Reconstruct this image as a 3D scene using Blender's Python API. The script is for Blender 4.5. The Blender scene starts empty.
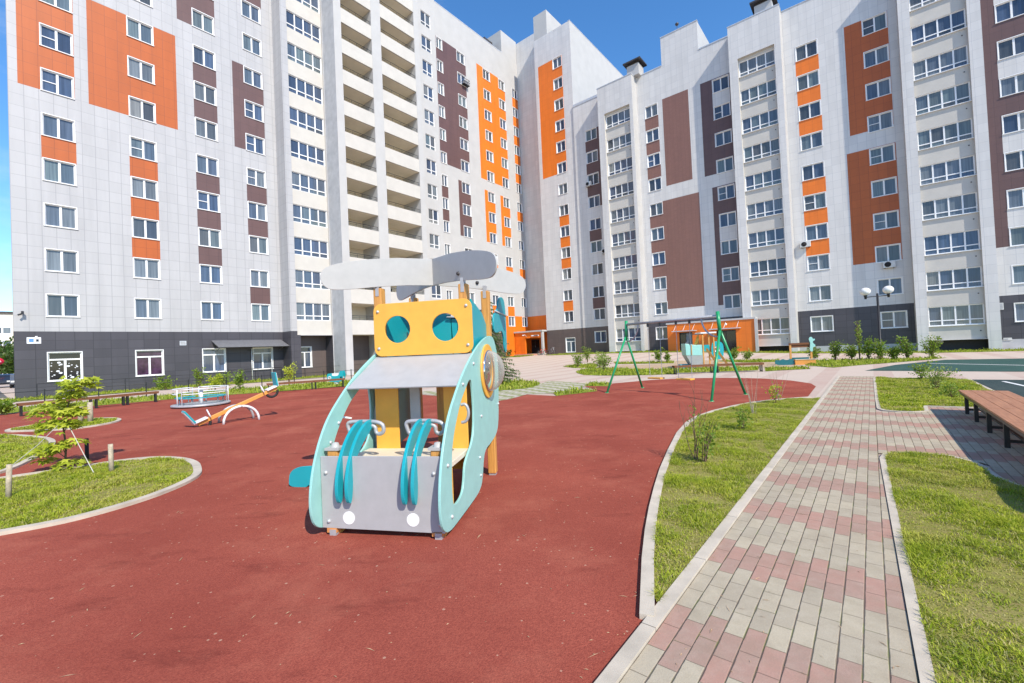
import bpy, bmesh, math, random
import numpy as np
from mathutils import Vector, Matrix, noise

random.seed(7)
rng = np.random.default_rng(7)
scene = bpy.context.scene
COL = scene.collection
R = math.radians
YA = R(39.35)                       # yaw of the two wings of the block
DA = Vector((math.sin(YA), math.cos(YA), 0))    # along the left wing, away from the viewer
DB = Vector((math.cos(YA), -math.sin(YA), 0))   # along the right wing, towards the viewer

def W(a, b, z=0.0):
    p = DA * a + DB * b
    return Vector((p.x, p.y, z))

def sstep(t):
    t = min(1.0, max(0.0, t))
    return t * t * (3 - 2 * t)

def gz(x, y):
    """gentle rise of the yard towards the inner corner of the block"""
    a = DA.x * x + DA.y * y
    b = DB.x * x + DB.y * y
    return 0.75 * sstep((a - 24) / 27) * sstep((4 - b) / 26)

def gzab(a, b):
    return 0.75 * sstep((a - 24) / 27) * sstep((4 - b) / 26)

# ------------------------------------------------------------------ materials
MATS = {}

def new_mat(name):
    m = bpy.data.materials.new(name)
    m.use_nodes = True
    nt = m.node_tree
    nt.nodes.clear()
    out = nt.nodes.new('ShaderNodeOutputMaterial')
    bs = nt.nodes.new('ShaderNodeBsdfPrincipled')
    nt.links.new(bs.outputs[0], out.inputs[0])
    MATS[name] = m
    return m, nt, bs

def N(nt, kind, **kw):
    n = nt.nodes.new(kind)
    for k, v in kw.items():
        setattr(n, k, v)
    return n

def math_node(nt, op, a, b=None, c=None):
    n = nt.nodes.new('ShaderNodeMath')
    n.operation = op
    for i, v in enumerate((a, b, c)):
        if v is None:
            continue
        if isinstance(v, (int, float)):
            n.inputs[i].default_value = v
        else:
            nt.links.new(v, n.inputs[i])
    return n.outputs[0]

def mix_col(nt, fac, a, b, mode='MIX'):
    n = nt.nodes.new('ShaderNodeMix')
    n.data_type = 'RGBA'
    n.blend_type = mode
    def put(sock, v):
        if isinstance(v, (tuple, list)):
            sock.default_value = (*v[:3], 1)
        elif isinstance(v, (int, float)):
            sock.default_value = v
        else:
            nt.links.new(v, sock)
    put(n.inputs[0], fac)
    put(n.inputs[6], a)
    put(n.inputs[7], b)
    return n.outputs[2]

def noise_fac(nt, scale, detail=4, rough=0.6, coord=None, lo=0.3, hi=0.7):
    if coord is None:
        coord = N(nt, 'ShaderNodeTexCoord').outputs['Object']
    n = N(nt, 'ShaderNodeTexNoise')
    n.inputs['Scale'].default_value = scale
    n.inputs['Detail'].default_value = detail
    n.inputs['Roughness'].default_value = rough
    nt.links.new(coord, n.inputs['Vector'])
    mr = N(nt, 'ShaderNodeMapRange')
    mr.inputs[1].default_value = lo
    mr.inputs[2].default_value = hi
    nt.links.new(n.outputs['Fac'], mr.inputs[0])
    return mr.outputs[0]

def bump(nt, bs, height, strength=0.3, dist=0.01):
    b = N(nt, 'ShaderNodeBump')
    b.inputs['Strength'].default_value = strength
    b.inputs['Distance'].default_value = dist
    nt.links.new(height, b.inputs['Height'])
    nt.links.new(b.outputs[0], bs.inputs['Normal'])

def plain(name, col, rough=0.5, metal=0.0, var=0.12, scale=6.0, bump_s=0.0, bump_scale=60.0, spec=0.5):
    m, nt, bs = new_mat(name)
    c = mix_col(nt, noise_fac(nt, scale), tuple(x * (1 - var) for x in col), tuple(min(1, x * (1 + var)) for x in col))
    nt.links.new(c, bs.inputs['Base Color'])
    bs.inputs['Roughness'].default_value = rough
    bs.inputs['Metallic'].default_value = metal
    bs.inputs['Specular IOR Level'].default_value = spec
    if bump_s:
        bump(nt, bs, noise_fac(nt, bump_scale, 3), bump_s, 0.004)
    return m

def facade(name, col, joint, tw=0.66, th=0.7425, var=0.04, jw=0.03, rough=0.45):
    """cladding tiles: joints along the wall and in height, each tile a little different"""
    m, nt, bs = new_mat(name)
    tc = N(nt, 'ShaderNodeTexCoord').outputs['Object']
    sp = N(nt, 'ShaderNodeSeparateXYZ')
    nt.links.new(tc, sp.inputs[0])
    u = math_node(nt, 'ADD', sp.outputs[0], sp.outputs[1])
    us = math_node(nt, 'DIVIDE', u, tw)
    zs = math_node(nt, 'DIVIDE', sp.outputs[2], th)
    uf = math_node(nt, 'FRACT', us)
    zf = math_node(nt, 'FRACT', zs)
    ju = math_node(nt, 'LESS_THAN', uf, jw / tw)
    jz = math_node(nt, 'LESS_THAN', zf, jw * 0.8 / th)
    j = math_node(nt, 'MAXIMUM', ju, jz)
    cid = N(nt, 'ShaderNodeCombineXYZ')
    nt.links.new(math_node(nt, 'FLOOR', us), cid.inputs[0])
    nt.links.new(math_node(nt, 'FLOOR', zs), cid.inputs[1])
    wn = N(nt, 'ShaderNodeTexWhiteNoise', noise_dimensions='2D')
    nt.links.new(cid.outputs[0], wn.inputs['Vector'])
    base = mix_col(nt, wn.outputs['Value'], tuple(x * (1 - var) for x in col), tuple(min(1, x * (1 + var)) for x in col))
    streak = N(nt, 'ShaderNodeMapping')
    streak.inputs['Scale'].default_value = (1.2, 1.2, 0.12)
    nt.links.new(tc, streak.inputs[0])
    base = mix_col(nt, math_node(nt, 'MULTIPLY', noise_fac(nt, 1.0, 5, 0.65, streak.outputs[0], 0.42, 0.78), 0.34), base, tuple(x * 0.55 for x in col))
    c = mix_col(nt, j, base, joint)
    nt.links.new(c, bs.inputs['Base Color'])
    bs.inputs['Roughness'].default_value = rough
    bump(nt, bs, math_node(nt, 'SUBTRACT', 1.0, j), 0.25, 0.01)
    return m

facade('tile_grey', (0.43, 0.427, 0.432), (0.30, 0.30, 0.31), var=0.028)
facade('tile_white', (0.63, 0.615, 0.595), (0.45, 0.45, 0.455), jw=0.022)
facade('tile_orange', (0.43, 0.098, 0.013), (0.25, 0.05, 0.008), jw=0.02)
facade('tile_bright_orange', (0.76, 0.178, 0.012), (0.54, 0.12, 0.010), jw=0.015, var=0.03)
facade('tile_brown', (0.125, 0.068, 0.062), (0.075, 0.04, 0.038), jw=0.02)
facade('tile_brown_lit', (0.23, 0.115, 0.088), (0.16, 0.075, 0.06), jw=0.018, th=0.12, tw=0.4)  # brown panels lightened for sunlight; their shaded stretch keeps the darker brown
facade('tile_dark', (0.062, 0.058, 0.068), (0.030, 0.028, 0.034), tw=0.9, th=0.6, jw=0.03, var=0.12)
facade('tile_dark_brown', (0.115, 0.088, 0.082), (0.08, 0.06, 0.056), tw=0.9, th=0.6, jw=0.02)
plain('render_cream', (0.52, 0.497, 0.455), 0.75, var=0.05, scale=1.2)
plain('render_white', (0.455, 0.45, 0.44), 0.7, var=0.05, scale=0.8)
plain('concrete_strip', (0.44, 0.445, 0.455), 0.8, var=0.12, scale=1.5)
plain('render_beige', (0.78, 0.71, 0.58), 0.8, var=0.06, scale=1.0)
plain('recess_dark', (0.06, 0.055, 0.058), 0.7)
plain('pvc_white', (0.80, 0.80, 0.80), 0.35, var=0.03)
plain('roof_dark', (0.05, 0.045, 0.045), 0.5)
plain('coping_metal', (0.55, 0.57, 0.60), 0.4, 0.3)
plain('door_dark', (0.03, 0.028, 0.03), 0.4)
plain('door_blue', (0.16, 0.20, 0.26), 0.45)

# glass: each pane takes its own mix of dark room, curtain and sky tint
m, nt, bs = new_mat('glass')
oi = N(nt, 'ShaderNodeObjectInfo').outputs['Random']
isl = N(nt, 'ShaderNodeNewGeometry').outputs['Random Per Island']
mixr = math_node(nt, 'FRACT', math_node(nt, 'ADD', oi, math_node(nt, 'MULTIPLY', isl, 0.30)))
cr = N(nt, 'ShaderNodeValToRGB')
el = cr.color_ramp.elements
el[0].position = 0.0; el[0].color = (0.045, 0.065, 0.11, 1)
el[1].position = 1.0; el[1].color = (0.30, 0.31, 0.30, 1)
for p_, c_ in ((0.18, (0.09, 0.13, 0.21, 1)), (0.34, (0.06, 0.07, 0.08, 1)), (0.50, (0.20, 0.23, 0.25, 1)), (0.64, (0.08, 0.11, 0.17, 1)), (0.80, (0.16, 0.21, 0.22, 1)), (0.90, (0.08, 0.085, 0.09, 1))):
    e = el.new(p_); e.color = c_
nt.links.new(mixr, cr.inputs[0])
tc = N(nt, 'ShaderNodeTexCoord').outputs['Object']
mp = N(nt, 'ShaderNodeMapping')
mp.inputs['Scale'].default_value = (9, 9, 0.3)
nt.links.new(tc, mp.inputs[0])
addv = N(nt, 'ShaderNodeVectorMath'); addv.operation = 'ADD'
cmb = N(nt, 'ShaderNodeCombineXYZ')
nt.links.new(math_node(nt, 'MULTIPLY', oi, 90.0), cmb.inputs[0])
nt.links.new(mp.outputs[0], addv.inputs[0]); nt.links.new(cmb.outputs[0], addv.inputs[1])
fold = noise_fac(nt, 1.0, 3, 0.5, addv.outputs[0], 0.35, 0.7)
cg = mix_col(nt, math_node(nt, 'MULTIPLY', fold, 0.50), cr.outputs[0], (0.02, 0.026, 0.036))
nt.links.new(cg, bs.inputs['Base Color'])
bs.inputs['Roughness'].default_value = 0.04
bs.inputs['Specular IOR Level'].default_value = 0.6

plain('glass_dark', (0.012, 0.014, 0.016), 0.05)
plain('straw', (0.44, 0.29, 0.17), 0.9, var=0.3, scale=40)
plain('glass_purple_glow', (0.045, 0.018, 0.048), 0.06, var=0.6, scale=3)  # purple glow from inside the room, painted as the pane's colour
plain('rail_metal', (0.035, 0.035, 0.04), 0.4, 0.6)
plain('canopy_metal', (0.17, 0.17, 0.18), 0.45, 0.2)
plain('ac_white', (0.62, 0.62, 0.60), 0.5)
plain('teal_dark', (0.012, 0.13, 0.145), 0.45)
plain('sign_white', (0.78, 0.80, 0.84), 0.4)
plain('sign_blue', (0.10, 0.25, 0.60), 0.4)
plain('sign_red', (0.62, 0.02, 0.06), 0.4)
# playground
plain('mint_plastic', (0.29, 0.57, 0.52), 0.38, var=0.055, scale=7, bump_s=0.05)
plain('teal_plastic', (0.010, 0.33, 0.38), 0.35, var=0.05, scale=3, bump_s=0.05)
plain('yellow_plastic', (0.80, 0.40, 0.055), 0.4, var=0.055, scale=7, bump_s=0.05)
plain('grey_plastic', (0.385, 0.385, 0.385), 0.42, var=0.055, scale=7, bump_s=0.05)
plain('light_grey_plastic', (0.42, 0.412, 0.39), 0.45, var=0.055, scale=7, bump_s=0.05)
plain('white_plastic', (0.80, 0.80, 0.77), 0.35, var=0.02)
plain('cream_ply', (0.70, 0.62, 0.48), 0.55, var=0.05)
plain('bolt_white', (0.5, 0.5, 0.5), 0.3, 0.2)
plain('metal_grey', (0.40, 0.40, 0.41), 0.45, 0.25)
plain('white_paint', (0.74, 0.74, 0.74), 0.35, var=0.03)
plain('green_paint', (0.015, 0.30, 0.115), 0.32, var=0.05)
plain('black_paint', (0.016, 0.016, 0.018), 0.4)
plain('rubber_black', (0.016, 0.016, 0.017), 0.8)
plain('orange_wood', (0.66, 0.28, 0.055), 0.5, var=0.12, scale=5)
plain('globe_white', (0.82, 0.81, 0.78), 0.25, var=0.01)
plain('car_dark', (0.02, 0.024, 0.035), 0.2)
plain('car_grey', (0.10, 0.11, 0.13), 0.25)
plain('tail_red', (0.45, 0.01, 0.01), 0.3)
plain('stake_wood', (0.42, 0.35, 0.25), 0.85, var=0.3, scale=20, bump_s=0.3)
plain('cord_white', (0.55, 0.52, 0.44), 0.8)
plain('bark', (0.13, 0.085, 0.05), 0.9, var=0.3, scale=30, bump_s=0.4)
plain('twig', (0.16, 0.10, 0.06), 0.9, var=0.2, scale=30)
plain('brick_pink', (0.50, 0.24, 0.17), 0.8, var=0.15)
plain('bus_orange', (0.60, 0.25, 0.08), 0.4)

def wood(name, c0, c1, axis=1, rough=0.5, scale=(3, 40, 40)):
    m, nt, bs = new_mat(name)
    tc = N(nt, 'ShaderNodeTexCoord').outputs['Object']
    mp = N(nt, 'ShaderNodeMapping')
    mp.inputs['Scale'].default_value = scale
    nt.links.new(tc, mp.inputs[0])
    f = noise_fac(nt, 1.0, 6, 0.65, mp.outputs[0], 0.3, 0.7)
    nt.links.new(mix_col(nt, f, c0, c1), bs.inputs['Base Color'])
    bs.inputs['Roughness'].default_value = rough
    bs.inputs['Specular IOR Level'].default_value = 0.5 if rough < 0.7 else 0.1
    bump(nt, bs, f, 0.25, 0.004)
    return m
wood('post_wood', (0.42, 0.19, 0.04), (0.72, 0.36, 0.09), scale=(45, 45, 2.2))
wood('bench_wood', (0.29, 0.115, 0.052), (0.50, 0.225, 0.11), scale=(40, 2.0, 40), rough=0.45)
wood('bench_wood_far', (0.13, 0.058, 0.03), (0.23, 0.105, 0.055), scale=(40, 2.0, 40), rough=0.9)

def shiny(name, col, rough, metal):
    m, nt, bs = new_mat(name)
    bs.inputs['Base Color'].default_value = (*col, 1)
    bs.inputs['Roughness'].default_value = rough
    bs.inputs['Metallic'].default_value = metal
    return m
shiny('chrome', (0.62, 0.62, 0.64), 0.08, 1.0)
m = bpy.data.materials.new('dome_clear'); m.use_nodes = True; MATS['dome_clear'] = m
nt = m.node_tree; nt.nodes.clear()
_o = nt.nodes.new('ShaderNodeOutputMaterial'); _t = nt.nodes.new('ShaderNodeBsdfTransparent'); _g = nt.nodes.new('ShaderNodeBsdfPrincipled'); _x = nt.nodes.new('ShaderNodeMixShader'); _f = nt.nodes.new('ShaderNodeLayerWeight')
_t.inputs[0].default_value = (0.93, 0.91, 0.88, 1); _g.inputs['Base Color'].default_value = (0.62, 0.58, 0.53, 1); _g.inputs['Roughness'].default_value = 0.08
_f.inputs['Blend'].default_value = 0.35
nt.links.new(math_node(nt, 'ADD', math_node(nt, 'MULTIPLY', _f.outputs['Facing'], 0.75), 0.08), _x.inputs[0]); nt.links.new(_t.outputs[0], _x.inputs[1]); nt.links.new(_g.outputs[0], _x.inputs[2]); nt.links.new(_x.outputs[0], _o.inputs[0])

# leaves
def leaf_mat(name, c0, c1, trans=0.35, rough=0.5):
    m = bpy.data.materials.new(name); m.use_nodes = True
    MATS[name] = m
    nt = m.node_tree; nt.nodes.clear()
    out = N(nt, 'ShaderNodeOutputMaterial')
    g = N(nt, 'ShaderNodeNewGeometry')
    c = mix_col(nt, g.outputs['Random Per Island'], c0, c1)
    if 'grass' in name or 'lawn' in name:
        c = mix_col(nt, math_node(nt, 'MULTIPLY', noise_fac(nt, 2.4, 5, 0.7, None, 0.45, 0.62), 0.42), c, (0.15, 0.25, 0.016))
        c = mix_col(nt, math_node(nt, 'MULTIPLY', noise_fac(nt, 1.1, 5, 0.7, None, 0.52, 0.66), 0.55), c, (0.52, 0.43, 0.14))
    d = N(nt, 'ShaderNodeBsdfPrincipled')
    d.inputs['Roughness'].default_value = rough
    d.inputs['Specular IOR Level'].default_value = 0.3 if 'grass' not in name and 'lawn' not in name else 0.10
    nt.links.new(c, d.inputs['Base Color'])
    t = N(nt, 'ShaderNodeBsdfTranslucent')
    nt.links.new(mix_col(nt, 0.5, c, (0.30, 0.42, 0.03), 'MIX'), t.inputs[0])
    mx = N(nt, 'ShaderNodeMixShader')
    mx.inputs[0].default_value = trans
    nt.links.new(d.outputs[0], mx.inputs[1]); nt.links.new(t.outputs[0], mx.inputs[2])
    nt.links.new(mx.outputs[0], out.inputs[0])
    return m
leaf_mat('leaf_grass', (0.27, 0.36, 0.018), (0.60, 0.60, 0.075), 0.35)
leaf_mat('leaf_grass_dry', (0.36, 0.30, 0.11), (0.52, 0.44, 0.20), 0.2)
leaf_mat('leaf_lawn_far', (0.22, 0.31, 0.025), (0.44, 0.46, 0.06), 0.35)
leaf_mat('leaf_maple', (0.34, 0.42, 0.022), (0.62, 0.64, 0.08), 0.42)
leaf_mat('leaf_shrub', (0.10, 0.19, 0.018), (0.26, 0.34, 0.05), 0.35)
leaf_mat('leaf_shrub_pale', (0.20, 0.28, 0.05), (0.36, 0.42, 0.12), 0.35)
leaf_mat('leaf_dark', (0.03, 0.07, 0.012), (0.09, 0.15, 0.03), 0.3)
leaf_mat('leaf_spruce', (0.045, 0.085, 0.03), (0.13, 0.17, 0.06), 0.15)

# ground materials (object coordinates = world metres)
def ab_coords(nt):
    tc = N(nt, 'ShaderNodeTexCoord').outputs['Object']
    mp = N(nt, 'ShaderNodeMapping')
    mp.inputs['Rotation'].default_value = (0, 0, YA)   # x -> b, y -> a
    nt.links.new(tc, mp.inputs[0])
    return tc, mp.outputs[0]

m, nt, bs = new_mat('rubber_red')
tc = N(nt, 'ShaderNodeTexCoord').outputs['Object']
c = mix_col(nt, noise_fac(nt, 0.5, 5, 0.6, tc), (0.27, 0.062, 0.041), (0.40, 0.104, 0.068))
c = mix_col(nt, math_node(nt, 'MULTIPLY', noise_fac(nt, 95, 3, 0.6, tc, 0.38, 0.62), 0.62), c, (0.19, 0.04, 0.03))
mp = N(nt, 'ShaderNodeMapping'); mp.inputs['Scale'].default_value = (0.9, 2.4, 1); mp.inputs['Location'].default_value = (1.3, 0.6, 0)
nt.links.new(tc, mp.inputs[0])
c = mix_col(nt, math_node(nt, 'MULTIPLY', noise_fac(nt, 1.0, 6, 0.7, mp.outputs[0], 0.56, 0.70), 0.55), c, (0.13, 0.026, 0.020))
c = mix_col(nt, math_node(nt, 'MULTIPLY', noise_fac(nt, 0.8, 6, 0.7, tc, 0.50, 0.75), 0.30), c, (0.56, 0.21, 0.13))
vo = N(nt, 'ShaderNodeTexVoronoi'); vo.inputs['Scale'].default_value = 14
nt.links.new(tc, vo.inputs['Vector'])
vs = N(nt, 'ShaderNodeSeparateColor'); nt.links.new(vo.outputs['Color'], vs.inputs[0])
spk = math_node(nt, 'MULTIPLY', math_node(nt, 'LESS_THAN', vo.outputs['Distance'], math_node(nt, 'MULTIPLY', vs.outputs[1], 0.16)), math_node(nt, 'GREATER_THAN', vs.outputs[0], 0.45))
c = mix_col(nt, math_node(nt, 'MULTIPLY', spk, 0.55), c, (0.56, 0.36, 0.25))
nt.links.new(c, bs.inputs['Base Color'])
bs.inputs['Roughness'].default_value = 0.95
bs.inputs['Specular IOR Level'].default_value = 0.08
bump(nt, bs, noise_fac(nt, 130, 2, 0.5, tc), 0.5, 0.004)

def paver(name, pink, grey, bw=0.1048, bl=0.236, period=5.0, npink=2.0, rand=0.12, far=False):
    m, nt, bs = new_mat(name)
    tc, ab = ab_coords(nt)
    sp = N(nt, 'ShaderNodeSeparateXYZ'); nt.links.new(ab, sp.inputs[0])
    r = math_node(nt, 'DIVIDE', math_node(nt, 'ADD', sp.outputs[0], 1.054), bw)
    ri = math_node(nt, 'FLOOR', r)
    # stagger every second row by half a stone
    odd = math_node(nt, 'FLOORED_MODULO', ri, 2.0)
    l = math_node(nt, 'ADD', math_node(nt, 'DIVIDE', sp.outputs[1], bl), math_node(nt, 'MULTIPLY', odd, 0.5))
    li = math_node(nt, 'FLOOR', l)
    rf = math_node(nt, 'FRACT', r); lf = math_node(nt, 'FRACT', l)
    def edge(f, w):
        d = math_node(nt, 'MINIMUM', f, math_node(nt, 'SUBTRACT', 1.0, f))
        mr = N(nt, 'ShaderNodeMapRange'); mr.interpolation_type = 'SMOOTHSTEP'
        mr.inputs[1].default_value = 0.0
        if isinstance(w, float): mr.inputs[2].default_value = w
        else: nt.links.new(w, mr.inputs[2])
        mr.inputs[3].default_value = 1; mr.inputs[4].default_value = 0
        nt.links.new(d, mr.inputs[0]); return mr.outputs[0]
    jw = math_node(nt, 'ADD', 0.03, math_node(nt, 'MULTIPLY', noise_fac(nt, 7, 4, 0.7, tc, 0.3, 0.7), 0.07))
    jr = edge(rf, jw); jl = math_node(nt, 'MULTIPLY', edge(lf, 0.022), 0.75)
    j = math_node(nt, 'MAXIMUM', jr, jl)
    cid = N(nt, 'ShaderNodeCombineXYZ'); nt.links.new(ri, cid.inputs[0]); nt.links.new(li, cid.inputs[1])
    wn = N(nt, 'ShaderNodeTexWhiteNoise', noise_dimensions='2D'); nt.links.new(cid.outputs[0], wn.inputs['Vector'])
    ph = math_node(nt, 'FLOORED_MODULO', math_node(nt, 'ADD', li, math_node(nt, 'MULTIPLY', wn.outputs['Value'], 0.9)), period)
    isp = math_node(nt, 'LESS_THAN', ph, npink)
    c = mix_col(nt, isp, grey, pink)
    sc = N(nt, 'ShaderNodeSeparateColor'); nt.links.new(wn.outputs['Color'], sc.inputs[0])
    c = mix_col(nt, math_node(nt, 'MULTIPLY', sc.outputs[1], 0.40), c, (0.28, 0.24, 0.19))
    c = mix_col(nt, math_node(nt, 'MULTIPLY', noise_fac(nt, 9, 6, 0.7, tc, 0.45, 0.75), 0.15), c, (0.62, 0.56, 0.46))
    c = mix_col(nt, math_node(nt, 'MULTIPLY', noise_fac(nt, 2.6, 7, 0.75, tc, 0.45, 0.72), 0.45), c, (0.24, 0.19, 0.13))
    c = mix_col(nt, math_node(nt, 'MULTIPLY', noise_fac(nt, 160, 2, 0.6, tc, 0.4, 0.7), 0.18), c, (0.2, 0.17, 0.15))
    jc = mix_col(nt, noise_fac(nt, 5, 4, 0.6, tc, 0.5, 0.62), (0.13, 0.095, 0.07), (0.10, 0.12, 0.03))
    c = mix_col(nt, math_node(nt, 'MULTIPLY', j, 0.85), c, jc)
    nt.links.new(c, bs.inputs['Base Color'])
    bs.inputs['Roughness'].default_value = 0.95; bs.inputs['Specular IOR Level'].default_value = 0.12
    h = math_node(nt, 'ADD', math_node(nt, 'SUBTRACT', 1.0, j), math_node(nt, 'MULTIPLY', noise_fac(nt, 120, 2, 0.6, tc), 0.12))
    h = math_node(nt, 'ADD', h, math_node(nt, 'MULTIPLY', wn.outputs['Value'], 0.15))
    bump(nt, bs, h, 0.6, 0.008)
    return m
paver('paving', (0.42, 0.240, 0.185), (0.46, 0.395, 0.285))

m, nt, bs = new_mat('yard_paving')
tc, ab = ab_coords(nt)
sp = N(nt, 'ShaderNodeSeparateXYZ'); nt.links.new(ab, sp.inputs[0])
band = math_node(nt, 'LESS_THAN', math_node(nt, 'FLOORED_MODULO', sp.outputs[0], 1.9), 0.62)
c = mix_col(nt, band, (0.52, 0.42, 0.35), (0.46, 0.33, 0.275))
c = mix_col(nt, math_node(nt, 'MULTIPLY', noise_fac(nt, 0.4, 6, 0.65, tc), 0.5), c, (0.55, 0.48, 0.40))
c = mix_col(nt, math_node(nt, 'MULTIPLY', noise_fac(nt, 6, 5, 0.7, tc, 0.4, 0.7), 0.25), c, (0.33, 0.27, 0.22))
nt.links.new(c, bs.inputs['Base Color']); bs.inputs['Roughness'].default_value = 0.95; bs.inputs['Specular IOR Level'].default_value = 0.12

m, nt, bs = new_mat('grid_paving')
tc, ab = ab_coords(nt)
mp = N(nt, 'ShaderNodeMapping'); mp.inputs['Rotation'].default_value = (0, 0, R(20)); mp.inputs['Scale'].default_value = (2.4, 2.4, 1)
nt.links.new(tc, mp.inputs[0])
ck = N(nt, 'ShaderNodeTexChecker'); ck.inputs['Scale'].default_value = 1.0
nt.links.new(mp.outputs[0], ck.inputs['Vector'])
c = mix_col(nt, ck.outputs['Fac'], (0.46, 0.42, 0.35), (0.23, 0.25, 0.10))
c = mix_col(nt, math_node(nt, 'MULTIPLY', noise_fac(nt, 3, 5, 0.7, tc, 0.4, 0.7), 0.5), c, (0.40, 0.37, 0.28))
nt.links.new(c, bs.inputs['Base Color']); bs.inputs['Roughness'].default_value = 0.95; bs.inputs['Specular IOR Level'].default_value = 0.12

def soil(name, c0, c1, c2, s=1.0):
    m, nt, bs = new_mat(name)
    tc = N(nt, 'ShaderNodeTexCoord').outputs['Object']
    c = mix_col(nt, noise_fac(nt, 1.3 * s, 6, 0.7, tc, 0.35, 0.65), c0, c1)
    c = mix_col(nt, noise_fac(nt, 14 * s, 5, 0.7, tc, 0.45, 0.7), c, c2)
    c = mix_col(nt, math_node(nt, 'MULTIPLY', noise_fac(nt, 75 * s, 4, 0.8, tc, 0.38, 0.62), 0.55), c, tuple(q * 0.45 for q in c0))
    nt.links.new(c, bs.inputs['Base Color']); bs.inputs['Roughness'].default_value = 0.95; bs.inputs['Specular IOR Level'].default_value = 0.08
    bump(nt, bs, noise_fac(nt, 40 * s, 4, 0.7, tc), 0.35, 0.01)
soil('lawn_soil', (0.24, 0.24, 0.045), (0.33, 0.29, 0.10), (0.29, 0.22, 0.10))
soil('lawn_far', (0.24, 0.31, 0.035), (0.34, 0.36, 0.07), (0.19, 0.22, 0.035), 0.6)
soil('sand', (0.50, 0.37, 0.25), (0.56, 0.44, 0.31), (0.42, 0.31, 0.20), 0.5)
soil('asphalt', (0.14, 0.135, 0.13), (0.20, 0.19, 0.18), (0.12, 0.12, 0.12), 0.5)
soil('court_green', (0.045, 0.105, 0.09), (0.075, 0.14, 0.115), (0.05, 0.09, 0.085), 0.4)
soil('court_dark', (0.05, 0.078, 0.078), (0.07, 0.095, 0.09), (0.045, 0.065, 0.065), 0.4)
plain('kerb', (0.50, 0.435, 0.345), 0.9, var=0.18, scale=3.0, bump_s=0.15, bump_scale=150)
plain('line_white', (0.75, 0.75, 0.73), 0.6)

# ------------------------------------------------------------------ mesh helpers
class MB:
    def __init__(self):
        self.v = []; self.f = []; self.m = []; self.smooth = []
        self.mats = []
    def mi(self, mat):
        if mat not in self.mats:
            self.mats.append(mat)
        return self.mats.index(mat)
    def face(self, pts, mat, smooth=False):
        i = len(self.v)
        self.v += [tuple(p) for p in pts]
        self.f.append(tuple(range(i, i + len(pts)))); self.m.append(self.mi(mat)); self.smooth.append(smooth)
    def mesh(self, verts, faces, mat, smooth=False):
        i = len(self.v)
        self.v += [tuple(p) for p in verts]
        k = self.mi(mat)
        for f in faces:
            self.f.append(tuple(i + q for q in f)); self.m.append(k); self.smooth.append(smooth)
        return self
    def box(self, x0, x1, y0, y1, z0, z1, mat, M=None):
        if x0 > x1: x0, x1 = x1, x0
        if y0 > y1: y0, y1 = y1, y0
        if z0 > z1: z0, z1 = z1, z0
        vs = [Vector(p) for p in ((x0,y0,z0),(x1,y0,z0),(x1,y1,z0),(x0,y1,z0),(x0,y0,z1),(x1,y0,z1),(x1,y1,z1),(x0,y1,z1))]
        if M is not None:
            vs = [M @ p for p in vs]
        return self.mesh(vs, [(0,3,2,1),(4,5,6,7),(0,1,5,4),(1,2,6,5),(2,3,7,6),(3,0,4,7)], mat)
    def tube(self, pts, r, mat, n=8, caps=True, closed=False):
        pts = [Vector(p) for p in pts]
        rs = r if isinstance(r, (list, tuple)) else [r] * len(pts)
        vs = []; fs = []
        up = None
        L = len(pts)
        for i, p in enumerate(pts):
            if closed:
                t = (pts[(i + 1) % L] - pts[i - 1]).normalized()
            else:
                t = (pts[min(i + 1, L - 1)] - pts[max(i - 1, 0)]).normalized()
            if up is None:
                up = Vector((0, 0, 1)) if abs(t.z) < 0.9 else Vector((1, 0, 0))
            s = t.cross(up).normalized()
            up = s.cross(t).normalized()
            for k in range(n):
                a = 2 * math.pi * k / n
                vs.append(p + (s * math.cos(a) + up * math.sin(a)) * rs[i])
        segs = L if closed else L - 1
        for i in range(segs):
            for k in range(n):
                a0 = i * n + k; a1 = i * n + (k + 1) % n
                b0 = ((i + 1) % L) * n + k; b1 = ((i + 1) % L) * n + (k + 1) % n
                fs.append((a0, b0, b1, a1))
        if caps and not closed:
            fs.append(tuple(range(n)))
            fs.append(tuple(range((L - 1) * n + n - 1, (L - 1) * n - 1, -1)))
        return self.mesh(vs, fs, mat, n > 5)
    def lathe(self, prof, mat, c=(0, 0, 0), n=20, M=None):
        vs = []; fs = []
        c = Vector(c)
        for r, z in prof:
            for k in range(n):
                a = 2 * math.pi * k / n
                p = Vector((r * math.cos(a), r * math.sin(a), z))
                if M is not None: p = M @ p
                vs.append(p + c)
        for i in range(len(prof) - 1):
            for k in range(n):
                fs.append((i*n+k, i*n+(k+1)%n, (i+1)*n+(k+1)%n, (i+1)*n+k))
        return self.mesh(vs, fs, mat, True)
    def build(self, name, parent=None, loc=None, rot=None):
        me = bpy.data.meshes.new(name)
        me.from_pydata(self.v, [], self.f)
        for mt in self.mats:
            me.materials.append(MATS[mt])
        me.polygons.foreach_set('material_index', self.m)
        me.polygons.foreach_set('use_smooth', self.smooth)
        me.update()
        o = bpy.data.objects.new(name, me)
        COL.objects.link(o)
        if parent is not None: o.parent = parent
        if loc is not None: o.location = loc
        if rot is not None: o.rotation_euler = rot
        return o

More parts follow.
